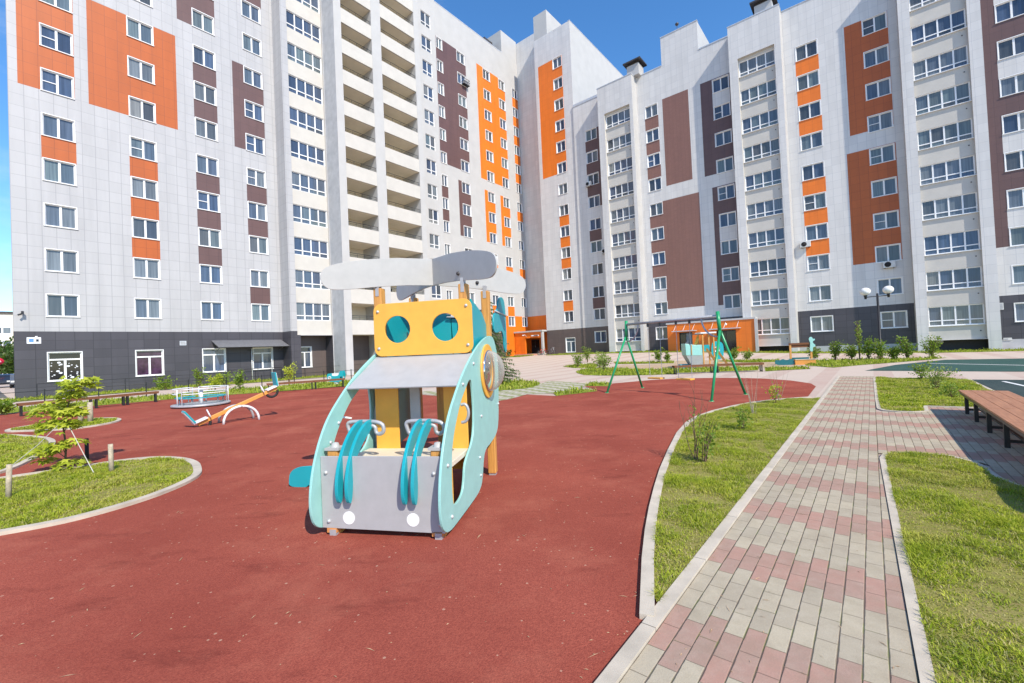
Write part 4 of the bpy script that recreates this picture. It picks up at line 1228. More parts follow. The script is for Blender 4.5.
m = MB(); m.box(-.58, .58, 1.1, 2.15, 1.60, 1.64, 'cream_ply'); m.build('floor', PH)
# upper cabin: teal walls, rails, tail fin
v, f = panel([(1.32, 1.66), (2.02, 1.66), (2.02, 2.05), (1.82, 2.20), (1.32, 2.34)], [], .02, None, lambda u, z, w: (.555 + w, u, z))
m = MB(); m.mesh(v, f, 'teal_plastic'); bevel(m.build('cabin_wall', PH), .004)
m = MB(); m.box(-.56, -.54, 1.32, 2.04, 1.66, 2.3, 'teal_plastic'); bevel(m.build('cabin_wall', PH), .004)
m = MB(); m.box(-.46, .02, 2.16, 2.18, 1.66, 2.36, 'teal_plastic'); bevel(m.build('cabin_wall', PH), .004)
m = MB(); m.box(-.30, -.20, 1.75, 1.80, 1.66, 2.2, 'rail_metal', Matrix.Translation((-.1, 0, 0)) @ Matrix.Rotation(0, 4, 'Y')); m.build('cabin_post', PH)
for x in (.06, .148, .236, .324, .412):
    m = MB(); m.mesh([(x, 2.13, 1.62), (x + .078, 2.13, 1.62), (x + .048, 2.16, 2.17), (x - .03, 2.16, 2.17), (x, 2.15, 1.62), (x + .078, 2.15, 1.62), (x + .048, 2.18, 2.17), (x - .03, 2.18, 2.17)], [(0, 1, 2, 3), (7, 6, 5, 4), (0, 4, 5, 1), (1, 5, 6, 2), (2, 6, 7, 3), (3, 7, 4, 0)], 'teal_plastic'); m.build('slat', PH)
m = MB(); m.box(.0, .50, 2.20, 2.22, 1.62, 2.2, 'rail_metal'); m.build('backing', PH)
for z in (2.20, 2.245, 2.29):
    m = MB(); m.tube([(-.02, 2.12, z), (.5, 2.10, z - .03)], .014, 'white_paint', 6); m.build('rail', PH)
m = MB(); m.tube([(-.38, 2.12, 2.30), (-.28, 2.12, 1.70)], .03, 'rail_metal', 6); m.build('rail', PH)
fin = chaikin([(2.18, 1.95), (2.18, 2.20), (2.45, 2.28), (2.60, 2.50), (2.95, 2.52), (3.05, 2.30), (3.05, 1.75), (2.96, 1.64), (2.86, 1.70), (2.84, 1.90), (2.70, 2.00), (2.40, 1.95)], 2)
v, f = panel(fin, [], .022, None, lambda u, z, w: (.62 + w, u, z))
m = MB(); m.mesh(v, f, 'teal_plastic'); o = bevel(m.build('tail_fin', PH), .004)
m = MB(); m.tube([(.648, 2.25, 2.26), (.648, 3.03, 2.24)], .012, 'bolt_white', 6); m.build('rail', o)
# low slide run-out on the left
for y in (1.38, 1.86):
    v, f = panel(chaikin([(-2.06, .10), (-2.06, .02), (-1.95, .0), (-1.80, .0), (-1.76, .05), (-1.1, .05), (-.75, .30), (-.75, .60), (-1.15, .30), (-1.74, .285), (-1.93, .27), (-2.04, .20)], 2), [], .025, None, lambda u, z, w, y=y: (u, y + w, z))
    m = MB(); m.mesh(v, f, 'teal_plastic'); bevel(m.build('slide_side', PH), .005)
m = MB()
m.mesh([(-1.88, 1.405, .10), (-1.88, 1.86, .10), (-1.15, 1.86, .16), (-1.15, 1.405, .16), (-.66, 1.405, .52), (-.66, 1.86, .52)], [(0, 3, 2, 1), (3, 4, 5, 2)], 'metal_grey'); m.build('slide_bed', PH)
m = MB(); m.box(-1.72, -1.66, 1.6, 1.66, 0, .12, 'metal_grey'); m.build('foot', PH)
# bolt heads
def bolt(x, y, z, d):
    m = MB(); q = Vector(d).to_track_quat('Z', 'Y').to_matrix()
    m.lathe([(.019, 0), (.019, .006), (.013, .015), (0, .019)], 'bolt_white', (x, y, z), 10, q)
    return m.build('bolt', PH)
for x, z in ((-.56, .60), (-.545, .14), (.53, .60), (.575, .14), (-.30, .66), (.33, .66)): bolt(x, 0, z, (0, -1, 0))
for x, z in ((-.555, 2.23), (.565, 2.24), (-.555, 1.78), (.57, 1.78)): bolt(x, 1.13, z, (0, -1, 0))
for u, z in ((.12, .17), (.06, .66), (.62, 1.36), (1.17, .25), (1.30, .92), (2.22, .95), (1.05, 1.56), (2.27, 1.55), (2.24, 1.25), (1.16, .46)): bolt(HW + .024, u, z, (1, 0, 0))
for u, z in ((.18, .85), (.33, 1.02)): bolt(-HW, u, z, (1, 0, 0))
m = MB(); m.tube([(-.645, .62, 1.02), (-.80, .55, 1.06)], .012, 'white_plastic', 6); m.build('peg', PH)

# ------------------------------------------------------------------ swing
SW = thing('swing', 'green metal two-seat swing frame with yellow seats at the far side of the red surface', 'swing', (4.97, 14.68, 0))
ends = {'near': ((5.51, 12.31), (7.12, 13.53)), 'far': ((3.31, 15.69), (4.94, 16.9))}
O_ = Vector((4.97, 14.68, 0)); tops = []
for k, (f0, f1) in ends.items():
    f0 = Vector((*f0, 0)) - O_; f1 = Vector((*f1, 0)) - O_
    mid = (f0 + f1) / 2
    inw = (Vector((0, .0, 0)) - mid).normalized() * .22
    top = mid + inw + Vector((0, 0, 2.57)); tops.append(top)
    sp_ = mid + inw * .8 + Vector((0, 0, 1.96))
    m = MB(); m.tube([sp_ - Vector((0, 0, .05)), top], .055, 'green_paint', 10); m.build('post', SW)
    for f_ in (f0, f1):
        m = MB(); m.tube([f_, sp_ + Vector((0, 0, .06))], .038, 'green_paint', 10); m.lathe([(0, .02), (.07, .02), (.075, 0)], 'green_paint', f_, 12); m.build('leg', SW)
b0, b1 = tops[0] - Vector((0, 0, .14)), tops[1] - Vector((0, 0, .14))
m = MB(); m.tube([b0, b1], .045, 'metal_grey', 10); m.build('beam', SW)
dirb = (b1 - b0).normalized()
for p, s in ((b0, 1), (b1, -1)):
    m = MB(); m.tube([p + dirb * s * (.55 * math.sin(q * math.pi / 16)) + Vector((0, 0, -.62 + .62 * (1 - math.cos(q * math.pi / 16)) * 1.0)) for q in range(9)], .026, 'metal_grey', 8); m.build('brace', SW)
Lb = (b1 - b0).length
for t in (.34, .66):
    c0 = b0 + dirb * Lb * t
    s = Vector((-dirb.y, dirb.x, 0))
    m = MB(); M_ = Matrix.Translation((c0.x, c0.y, .50)) @ Matrix.Rotation(math.atan2(dirb.y, dirb.x), 4, 'Z')
    m.box(-.27, .27, -.12, .12, -.02, .03, 'yellow_plastic', M_); o = bevel(m.build('seat', SW), .01)
    for q in (-.25, .25):
        m = MB(); p = c0 + dirb * q
        m.tube([(p.x, p.y, b0.z - .05), (p.x, p.y, .52)], .009, 'metal_grey', 5); m.build('chain', o)
        m = MB(); m.box(-.03, .03, -.03, .03, -.12, 0, 'roof_dark', Matrix.Translation((p.x, p.y, b0.z - .03))); m.build('hanger', o)

# ------------------------------------------------------------------ seesaw
cS = Vector((-7.85, 12.49, 0))
dS = Vector((.68, .73, 0)).normalized(); angS = math.atan2(dS.y, dS.x)
SS = thing('seesaw', 'orange beam seesaw with teal seat backs on white arched legs', 'seesaw', cS, angS)
ang = R(21.5)
def sv(s, y, h): return (s * math.cos(ang) - h * math.sin(ang), y, .46 + s * math.sin(ang) + h * math.cos(ang))
Mt = Matrix.Translation((0, 0, .46)) @ Matrix.Rotation(-ang, 4, 'Y')
m = MB(); m.box(-1.05, 1.08, -.05, .05, -.05, .05, 'orange_wood', Mt); bevel(m.build('beam', SS), .01)
for y, mt in ((-.24, 'white_paint'), (.24, 'metal_grey')):
    m = MB(); m.tube([(-.44 * math.cos(q * math.pi / 14), y + (.0 if q in (0, 14) else 0), .45 * math.sin(q * math.pi / 14) ** .9 + .0) for q in range(15)], .032, mt, 8); m.build('arch', SS)
m = MB(); m.tube([(0, -.27, .45), (0, .27, .45)], .03, 'metal_grey', 8); m.build('axle', SS)
for s in (-1, 1):
    m = MB(); Mb = Mt @ Matrix.Translation((s * .97, 0, .05)); m.box(-.17, .17, -.13, .13, 0, .035, 'white_paint', Mb); o = m.build('seat', SS)
    m = MB(); Mb = Mt @ Matrix.Translation((s * 1.10, 0, .08)) @ Matrix.Rotation(s * R(14), 4, 'Y'); m.box(-.02, .02, -.16, .16, 0, .40, 'teal_plastic', Mb); m.box(-.03 * (1 if s < 0 else -1) - .006, -.03 * (1 if s < 0 else -1) + .006, -.15, .15, 0, .38, 'white_paint', Mb); bevel(m.build('backrest', SS), .008)
    m = MB(); m.tube([sv(s * .72 + .02 * math.cos(q * math.pi / 8), .13 * math.cos(q * math.pi / 8), .05 + .2 * math.sin(q * math.pi / 8)) for q in range(9)], .016, 'white_paint', 8); m.build('handle', SS)
    m = MB(); m.tube([sv(s * .93 + .16 * math.cos(q * math.pi / 8), 0, -.05 - .15 * math.sin(q * math.pi / 8)) for q in range(9)], .035, 'rubber_black', 8); m.build('bumper', SS)

# ------------------------------------------------------------------ carousel
CA = thing('carousel', 'small white railed carousel with teal seats near the left benches', 'carousel', (-12.55, 17.6, 0), .3); CA.scale = (.88, .88, .84)
m = MB(); m.lathe([(0, .14), (1.10, .14), (1.13, .12), (1.13, .05), (1.05, .04), (.3, .02), (0, .02)], 'metal_grey', n=32); m.build('platform', CA)
m = MB(); m.tube([(0, 0, .1), (0, 0, .80)], .07, 'white_paint', 12); m.lathe([(.0, .82), (.20, .81), (.20, .77), (0, .76)], 'white_paint', n=20); m.build('hub', CA)
for k in range(3):
    a0 = k * 2.094 + .12; a1 = a0 + 1.85
    arc = [a0 + (a1 - a0) * q / 10 for q in range(11)]
    m = MB(); m.tube([(1.04 * math.cos(a0), 1.04 * math.sin(a0), .12)] + [(1.04 * math.cos(a), 1.04 * math.sin(a), .86) for a in arc] + [(1.04 * math.cos(a1), 1.04 * math.sin(a1), .12)], .022, 'white_paint', 8); m.build('railing', CA)
    m = MB(); m.tube([(1.04 * math.cos(a), 1.04 * math.sin(a), .64) for a in arc], .02, 'white_paint', 8); m.build('rail', CA)
    vs = [(r * math.cos(a), r * math.sin(a), z) for a in arc for r, z in ((.68, .42), (.98, .42), (.98, .46), (.68, .46))]
    fs = []
    for q in range(10):
        for e in range(4): fs.append((q*4+e, q*4+(e+1) % 4, (q+1)*4+(e+1) % 4, (q+1)*4+e))
    fs += [(3, 2, 1, 0), (40, 41, 42, 43)]
    m = MB(); m.mesh(vs, fs, 'teal_plastic'); am = (a0 + a1) / 2
    for a in (a0 + .3, a1 - .3): m.tube([(.83 * math.cos(a), .83 * math.sin(a), .12), (.83 * math.cos(a), .83 * math.sin(a), .42)], .025, 'metal_grey', 6)
    m.build('seat', CA)

# ------------------------------------------------------------------ benches
BN = thing('bench', 'wide reddish plank bench on black steel legs at the right beside the green court', 'bench', W(10.0, 1.68), -YA)
for i in range(5):
    for x0, x1 in ((-.335, -.165), (-.16, .01), (.015, .185), (.19, .36)):
        m = MB(); m.box(x0, x1, -4.2 + i * 1.42 + .002 * i, -2.785 + i * 1.42, .425, .455, 'bench_wood')
        bevel(m.build('plank', BN), .004)
for y in (-4.0, -3.0, -1.95, -.85, .34, 1.46, 2.48):
    for x in (-.275, .30):
        m = MB(); m.box(x - .027, x + .027, y - .027, y + .027, 0, .40, 'black_paint'); m.build('leg', BN)
    m = MB(); m.box(-.30, .33, y - .025, y + .025, .40, .424, 'black_paint'); m.box(-.248, .273, y - .02, y + .02, .09, .13, 'black_paint'); m.build('cross_bar', BN)
for x in (-.12, .14):
    m = MB(); m.box(x - .02, x + .02, -4.1, 2.46, .131, .16, 'black_paint'); m.build('stretcher', BN)
m = MB(); m.box(-.335, -.31, -4.15, 2.75, .385, .424, 'rail_metal'); m.box(.33, .355, -4.15, 2.75, .385, .424, 'rail_metal'); m.build('side_rail', BN)

def bench_module(label, p0, p1, h=.50, w=.25, group='low plank benches round the yard', mat='bench_wood_far'):
    p0 = Vector((*p0, 0)); p1 = Vector((*p1, 0)); L = (p1 - p0).length
    d = p1 - p0
    t = thing('bench', label, 'bench', (p0.x, p0.y, gz(p0.x, p0.y)), math.atan2(d.y, d.x), group)
    for k in range(3):
        y0 = -w/2 + k * w/3
        m = MB(); m.box(-.06, L + .06, y0 + .006, y0 + w/3 - .006, h - .035, h, mat); m.build('plank', t)
    for y in (-w/2, w/2 - .03):
        m = MB(); m.box(-.05, L + .05, y, y + .03, h - .10, h - .036, 'bench_wood_far'); m.build('side_rail', t)
    for x in (.04, L - .04):
        for y in (-w/2 + .06, w/2 - .06):
            m = MB(); m.box(x - .025, x + .025, y - .025, y + .025, 0, h - .036, 'black_paint'); m.build('leg', t)
        m = MB(); m.box(x - .022, x + .022, -w/2 + .086, w/2 - .086, .03, .07, 'black_paint'); m.build('cross_bar', t)
    return t
bl0, bl1 = Vector((-18.64, 16.53)), Vector((-16.05, 20.1))
bench_module('low plank bench at the far left edge of the red surface', (-18.64, 16.52), (-18.18, 17.36))
bench_module('low plank bench right behind the maple sapling, second from the left', (-18.16, 17.41), (-17.65, 18.33))
bench_module('low plank bench third from the left, right of the maple sapling', (-17.60, 18.41), (-17.13, 19.28))
bench_module('low plank bench beside the white carousel, nearest to it', (-17.10, 19.34), (-16.56, 20.31))
bench_module('low plank bench behind the raised end of the seesaw', (-12.83, 22.87), (-10.95, 23.9))
bench_module('low plank bench next to the teal spring rocker, partly hidden by the play house', (-10.88, 23.99), (-9.64, 24.88))
bench_module('dark plank bench behind the swing, in front of the ship', (8.55, 23.3), (10.55, 23.2), .46, .45)
bench_module('dark plank bench behind the green swing legs, right end of its row', (10.75, 23.2), (12.83, 22.65), .46, .45)

# ------------------------------------------------------------------ spring rocker
RK = thing('spring_rocker', 'teal spring rocker with white seat in front of the dark wall', 'rocker', (-10.9, 27.0, 0), R(-8))
for y in (-.14, .14):
    v, f = panel(chaikin([(-.50, .25), (-.54, .62), (-.46, .74), (-.28, .70), (-.22, .56), (.20, .56), (.28, .72), (.36, .90), (.50, .84), (.54, .55), (.46, .25), (.2, .20), (-.2, .20)], 2), [circle(-.36, .46, .07), circle(.38, .46, .07)], .03, None, lambda u, z, w, y=y: (u, y + w - .015, z))
    m = MB(); m.mesh(v, f, 'teal_plastic'); m.build('side_panel', RK)
    m = MB(); m.tube([(-.36 + .09 * math.cos(q * .5236), y - .02, .46 + .09 * math.sin(q * .5236)) for q in range(12)], .02, 'white_paint', 6, closed=True); m.build('ring', RK)
m = MB(); m.box(-.22, .24, -.12, .12, .50, .72, 'white_paint'); m.build('seat', RK)
m = MB(); m.tube([(.13 * math.cos(q * .7), .13 * math.sin(q * .7), .02 + q * .0053) for q in range(40)], .026, 'ac_white', 6); m.build('spring', RK)
m = MB(); m.tube([(.30, -.25, .74), (.30, .25, .74)], .018, 'teal_plastic', 6); m.build('handle', RK)

# ------------------------------------------------------------------ ship play structure
sx = 15.7
SH = thing('play_ship', 'mint ship shaped play structure with wooden stairs on the sand', 'play structure', (11.75, 27.6, 0.02), R(-6)); SH.scale = (.72, .80, .82)
m = MB(); m.mesh([(-1.30, -.6, 1.02), (.05, -.6, .98), (.05, .6, .98), (-1.30, .6, 1.02), (-1.34, -.6, 1.92), (-.5, -.6, 1.78), (.05, -.6, 1.78), (.05, .6, 1.78), (-.5, .6, 1.78), (-1.34, .6, 1.92)],
       [(0, 1, 6, 5, 4), (3, 9, 8, 7, 2), (0, 4, 9, 3), (1, 2, 7, 6), (0, 3, 2, 1), (4, 5, 8, 9), (5, 6, 7, 8)], 'mint_plastic'); bevel(m.build('hull', SH), .02)
m = MB(); m.box(-.86, -.80, -.63, -.6, 1.05, 1.80, 'post_wood'); m.build('hull_strip', SH)
m = MB(); m.mesh([(-.75, -.45, .10), (.35, -.55, .05), (.35, .55, .05), (-.75, .45, .10), (-1.28, -.58, 1.018), (.08, -.6, .978), (.08, .6, .978), (-1.28, .58, 1.018)],
       [(3, 2, 1, 0), (0, 1, 5, 4), (1, 2, 6, 5), (2, 3, 7, 6), (3, 0, 4, 7)], 'grey_plastic'); m.build('lower_hull', SH)
for x, y in ((.15, -.55), (.15, .55), (1.05, -.55), (1.05, .55)):
    m = MB(); m.box(x - .05, x + .05, y - .05, y + .05, 0, 2.62, 'post_wood'); m.build('post', SH)
m = MB(); m.box(-.05, 1.25, -.7, .7, 2.62, 2.72, 'white_paint'); m.build('roof', SH)
m = MB(); m.tube([(-.55, 0, 1.2), (-.15, 0, 2.1), (-.05, 0, 2.4)], [.10, .12, .10], 'yellow_plastic', 10); m.build('figurehead', SH)
m = MB(); m.box(-1.05, .14, -.62, -.6, 2.55, 2.6, 'roof_dark'); m.tube([(-.95, -.6, 1.8), (-.95, -.6, 2.56)], .03, 'roof_dark', 6); m.build('mast_frame', SH)
m = MB(); m.box(.3, 1.05, .45, .48, 1.25, 1.75, 'teal_plastic'); m.build('cabin_wall', SH)
v, f = panel(chaikin([(1.15, .55), (1.15, 1.9), (1.6, 2.02), (2.1, 1.9), (2.2, 1.4), (2.1, .6)], 2), [], .04, None, lambda u, z, w: (u, .3 + w, z))
m = MB(); m.mesh(v, f, 'teal_plastic'); o = m.build('side_panel', SH)
m = MB(); m.lathe([(0, 0), (.26, 0), (.26, .03)], 'white_paint', (1.62, .29, 1.38), 20, Matrix.Rotation(R(90), 3, 'X')); m.lathe([(0, 0), (.12, 0), (.12, .02)], 'teal_plastic', (1.65, .255, 1.40), 16, Matrix.Rotation(R(90), 3, 'X')); m.build('porthole', o)
for x0 in (.35, 1.1):
    v, f = panel([(0, 1.5), (.14, 1.5), (1.0, .35), (1.0, 0), (.85, 0), (.85, .28), (0, 1.35)], [], .05, None, lambda u, z, w, x0=x0: (x0 + u * .75, -.62 - w - u * .55, z))
    m = MB(); m.mesh(v, f, 'post_wood'); m.build('stair_rail', SH)
for q in range(4):
    m = MB(); z = .15 + q * .22; m.box(.95 - q * .17, 1.65 - q * .17, -1.10 + q * .13, -.95 + q * .13, z, z + .05, 'post_wood'); m.build('step', SH)
m = MB(); m.box(-1.7, -.95, -.1, .5, 0, .34, 'teal_plastic'); bevel(m.build('step_box', SH), .05)

# ------------------------------------------------------------------ sandbox with animal figure
SB = thing('sandbox', 'wooden sandbox with a mint animal figure on its post by the yard shrubs', 'sandbox', (17.35, 27.0, .02), R(-20)); SB.scale = (.70, .70, .74)
m = MB(); m.box(-.2, 1.3, -1.0, -.95, 0, .42, 'orange_wood'); m.build('front_board', SB)
m = MB(); m.box(-.2, 1.3, -1.05, -.80, .425, .46, 'cream_ply'); m.box(-.2, 1.3, .6, .85, .425, .46, 'cream_ply'); m.build('seat_board', SB)
v, f = panel(chaikin([(-1.7, 0), (-1.7, .48), (-1.35, .40), (-1.1, .52), (-.8, .40), (-.5, .52), (-.25, .44), (-.22, 0)], 1), [], .05, None, lambda u, z, w: (u, -.9 + w, z))
m = MB(); m.mesh(v, f, 'teal_dark'); m.build('side_board', SB)
m = MB(); m.box(-.1, 1.2, .5, .55, .1, .55, 'teal_dark'); m.box(-.2, -.15, -.95, .85, 0, .42, 'orange_wood'); m.box(1.25, 1.3, -.95, .85, 0, .42, 'orange_wood'); m.build('side_board', SB)
m = MB(); m.box(-.13, 1.23, -.93, .6, .02, .25, 'sand'); m.build('sand_fill', SB)
for x in (-.42, 1.12):
    m = MB(); m.box(x - .07, x + .07, -.6, -.46, 0, 1.62, 'post_wood'); m.build('post', SB)
m = MB(); m.box(-.5, 1.04, -.62, -.44, 1.624, 1.78, 'bench_wood_far'); m.box(-.34, 1.04, -.54, -.50, 1.40, 1.622, 'bench_wood_far'); m.build('beam', SB)
v, f = panel(chaikin([(1.0, 1.05), (1.02, 1.45), (1.06, 1.75), (.98, 1.95), (.96, 2.12), (1.08, 2.25), (1.22, 2.2), (1.26, 2.05), (1.42, 2.08), (1.40, 1.95), (1.24, 1.88), (1.26, 1.7), (1.46, 1.55), (1.34, 1.42), (1.22, 1.38), (1.24, 1.05)], 2), [], .05, None, lambda u, z, w: (u, -.68 + w, z))
m = MB(); m.mesh(v, f, 'mint_plastic'); m.build('animal_figure', SB)

# ------------------------------------------------------------------ street lamp
LP = thing('street_lamp', 'black street lamp with two white globes among the yard shrubs', 'lamp', (23.75, 28.3, 0)); LP.scale = (1, 1, .975)
m = MB(); m.tube([(0, 0, 0), (0, 0, .9), (0, 0, .92), (0, 0, 4.4)], [.10, .10, .065, .06], 'black_paint', 12); m.build('pole', LP)
m = MB(); m.tube([(-.72, .12, 4.18), (.66, -.12, 4.24)], .028, 'black_paint', 8); m.build('arm', LP)
for x, y, z in ((-.68, .115, 4.2), (.62, -.115, 4.24)):
    m = MB(); m.lathe([(0, -.14), (.06, -.14), (.08, .02), (.11, .10), (.06, .14)], 'black_paint', (x, y, z), 12); m.build('holder', LP)
    m = MB(); m.lathe([(.29 * math.sin(q * math.pi / 14), -.26 * math.cos(q * math.pi / 14)) for q in range(15)], 'globe_white', (x, y, z + .36), 20); m.build('globe', LP)

# ------------------------------------------------------------------ low fence along the left wing
FN = thing('fence', 'low black metal fence along the foot of the left wing', 'fence', W(-7.5, -31.2), -YA)
m = MB(); m.tube([(0, 0, .72), (0.6, 17, .72), (2.2, 27, .72)], .016, 'black_paint', 6); m.tube([(0, 0, .32), (0.6, 17, .32), (2.2, 27, .32)], .012, 'black_paint', 6); m.build('rail', FN)
for q in range(15):
    y = q * 1.9; x = y / 17 * .6 if y < 17 else .6 + (y - 17) * .16
    m = MB(); m.box(x - .022, x + .022, y - .022, y + .022, 0, .80, 'black_paint'); m.build('post', FN)
FN2 = thing('fence', 'thin black railing set on the grass right under the dark base wall', 'fence', W(2.2, -38.6), -YA)
m = MB(); m.tube([(0, 0, .9), (0, 30, .9)], .014, 'black_paint', 6); m.build('rail', FN2)
for q in range(16):
    m = MB(); m.box(-.02, .02, q * 2 - .02, q * 2 + .02, 0, .92, 'black_paint'); m.build('post', FN2)

# ------------------------------------------------------------------ vegetation
def leaf_cards(mb, pts, size, mat, droop=.3, rnd=None, shape='quad'):
    rnd = rnd or random
    for p, out in pts:
        s = size * rnd.uniform(.6, 1.35)
        d = (out + Vector((rnd.gauss(0, .6), rnd.gauss(0, .6), rnd.gauss(0, .5) - droop))).normalized()
        t = d.cross(Vector((rnd.gauss(0, 1), rnd.gauss(0, 1), rnd.gauss(0, 1)))).normalized()
        a = p; c = p + d * s; w = t * s * .32
        n = d.cross(t) * s * .10
        mid = p + d * s * .5
        mb.mesh([a, mid + w + n, c, mid - w + n], [(0, 1, 2, 3)], mat)

def shrub(name, label, loc, h, r, n, leaf, mat, seed, stems=7, cat='shrub', group=None, up=.8, lean=(0, 0)):
    rd = random.Random(seed)
    t = thing(name, label, cat, (loc[0], loc[1], gz(loc[0], loc[1])), rd.uniform(0, 6.28), group)
    sm = MB(); fm = MB()
    for s in range(stems):
        a = rd.uniform(0, 6.28); rr = r * rd.uniform(.2, 1.0); hh = h * rd.uniform(.55, 1.05)
        p0 = Vector((rd.gauss(0, .06) * r, rd.gauss(0, .06) * r, 0))
        p2 = Vector((math.cos(a) * rr + lean[0], math.sin(a) * rr + lean[1], hh))
        p1 = Vector((p2.x * .35, p2.y * .35, hh * .55))
        path = [p0, p0.lerp(p1, .5), p1, p1.lerp(p2, .5), p2]
        sm.tube(path, [h * .012, h * .010, h * .008, h * .006, h * .003], 'twig', 4)
        m_ = max(4, n // stems)
        for _ in range(m_):
            u = rd.uniform(.18, 1.0) ** .8
            base = path[min(3, int(u * 4))].lerp(path[min(4, int(u * 4) + 1)], (u * 4) % 1)
            off_ = Vector((rd.gauss(0, 1), rd.gauss(0, 1), rd.gauss(0, .7))) * r * .22 * (1.2 - u * .6)
            out = Vector((base.x, base.y, 0)).normalized() * .5 + off_.normalized() * .5 + Vector((0, 0, up * .6)) if base.length else Vector((0, 0, 1))
            leaf_cards(fm, [(base + off_, out)], leaf, mat, .1, rd)
    sm.build('stem', t); fm.build('foliage', t)
    return t

YS = 'shrubs planted about the yard'
shrub('shrub', 'bare-stemmed shrub sprouting low leaves in the grass wedge beside the kerb', (2.58, 6.08), .62, .22, 150, .055, 'leaf_shrub', 11, 9, group=YS)
shrub('shrub', 'little green tuft shrub in the grass wedge halfway to the swing', (4.22, 8.2), .42, .24, 170, .055, 'leaf_shrub', 12, 9, group=YS)
shrub('shrub', 'small bright shrub at the far kerb of the grass wedge', (6.7, 11.3), .55, .25, 120, .06, 'leaf_maple', 13, 7, group=YS)
# tall bare stems of the first shrub
t = thing('sapling', 'nearly leafless thin sapling rising above the kerb of the grass wedge', 'sapling', (2.52, 6.2, .03))
m = MB(); rd = random.Random(4)
for q in range(6):
    a = rd.uniform(0, 6.28); l = rd.uniform(.7, 1.25)
    p = [Vector((rd.gauss(0, .02), rd.gauss(0, .02), 0))]
    for k in range(6): p.append(p[-1] + Vector((math.cos(a) * .035 + rd.gauss(0, .016) - .008, math.sin(a) * .035 + rd.gauss(0, .016), l / 6)))
    m.tube(p, [.007, .006, .005, .0045, .0035, .0025, .0015], 'twig', 5)
    for k in (3, 4, 5):
        e = p[k] + Vector((rd.gauss(0, .09), rd.gauss(0, .09), .16)); m.tube([p[k], e], [.003, .0015], 'twig', 4)
m.build('stem', t)
m = MB(); leaf_cards(m, [(Vector((rd.gauss(0, .06), rd.gauss(0, .06), rd.uniform(.1, .75))), Vector((rd.gauss(0, 1), rd.gauss(0, 1), .6)).normalized()) for _ in range(60)], .045, 'leaf_shrub', .1, rd); m.build('foliage', t)
for lab, loc, hh in (('leafless whip of a sapling by the far kerb, left of the right swing leg', (5.35, 9.9), 1.0), ('thin dry twig bush at the far kerb just right of the swing', (7.0, 11.6), .9)):
    t = thing('sapling', lab, 'sapling', (*loc, .03)); m = MB()
    for q in range(7):
        p = [Vector((rd.gauss(0, .03), rd.gauss(0, .03), 0))]
        a = rd.uniform(0, 6.28)
        for k in range(5): p.append(p[-1] + Vector((math.cos(a) * .05, math.sin(a) * .05, hh / 5 * rd.uniform(.7, 1.1))))
        m.tube(p, [.006, .005, .004, .003, .002, .0012], 'stake_wood', 4)
    m.build('stem', t)
shrub('shrub', 'leafy shrub at the back of the grass bed behind the bench, tallest of the three', (14.2, 15.3), .75, .38, 320, .07, 'leaf_shrub', 21, 9, group=YS)
shrub('shrub', 'spreading pale shrub in the middle of the bed behind the bench', (12.2, 12.7), .62, .5, 520, .055, 'leaf_shrub_pale', 22, 16, group=YS)
shrub('shrub', 'low dense shrub nearest to the end of the bench', (10.9, 11.0), .38, .36, 380, .05, 'leaf_shrub', 23, 12, group=YS)
row = [(20.7, 30.1, 1.1, .55, 'first shrub of the row by the sandbox, behind its figure'), (21.45, 29.2, 1.45, .6, 'rounded shrub in the row right of the sandbox'), (22.0, 28.5, 1.35, .55, 'rounded shrub of the row, twin of the one right of the sandbox'),
       (22.3, 27.5, 1.8, .6, 'bushy shrub with a pointed top left of the street lamp'), (22.75, 27.2, 1.5, .6, 'full shrub close to the left side of the street lamp'), (23.7, 27.3, .95, .4, 'small shrub at the right foot of the street lamp'),
       (24.2, 26.9, 1.65, .6, 'upright shrub between the lamp and the last one of the row'), (26.0, 27.2, 1.6, .7, 'wide shrub at the right end of the row near the bay')]
for i, (x, y, hh, rr, lab) in enumerate(row):
    shrub('shrub', lab, (x, y), hh * .82, rr * .85, 520, .12, 'leaf_shrub', 40 + i, 12, group=YS)
t = shrub('columnar_shrub', 'slim yellowish pointed conifer sapling left of the street lamp', (22.05, 27.9), 2.7, .16, 240, .13, 'leaf_shrub_pale', 60, 6)
ctr = [(5.1, 34.6, 1.4, .6, 'leaf_shrub', 'mid height shrub left of the swing on the far lawn strip'), (5.8, 28.2, 1.55, .75, 'leaf_shrub_pale', 'loose pale shrub seen just left of the swing frame'), (6.2, 31.5, 1.5, .7, 'leaf_shrub_pale', 'loose pale shrub behind the left swing legs'), (6.7, 39.4, 1.7, .6, 'leaf_shrub', 'shrub under the red curtained window'),
       (11.4, 34.2, 1.4, .55, 'leaf_shrub', 'shrub left of the ship, before the orange entrance'), (12.1, 34.5, 1.0, .4, 'leaf_shrub', 'small shrub close to the ship bow'), (16.4, 32.6, 1.3, .5, 'leaf_shrub', 'shrub in front of the dark entrance door'), (17.4, 32.6, 1.0, .45, 'leaf_shrub_pale', 'pale low shrub right of the entrance door')]
for i, (x, y, hh, rr, mt, lab) in enumerate(ctr):
    shrub('shrub', lab, (x, y), hh * .78, rr * .8, 380, .12, mt, 80 + i, 10, group=YS)
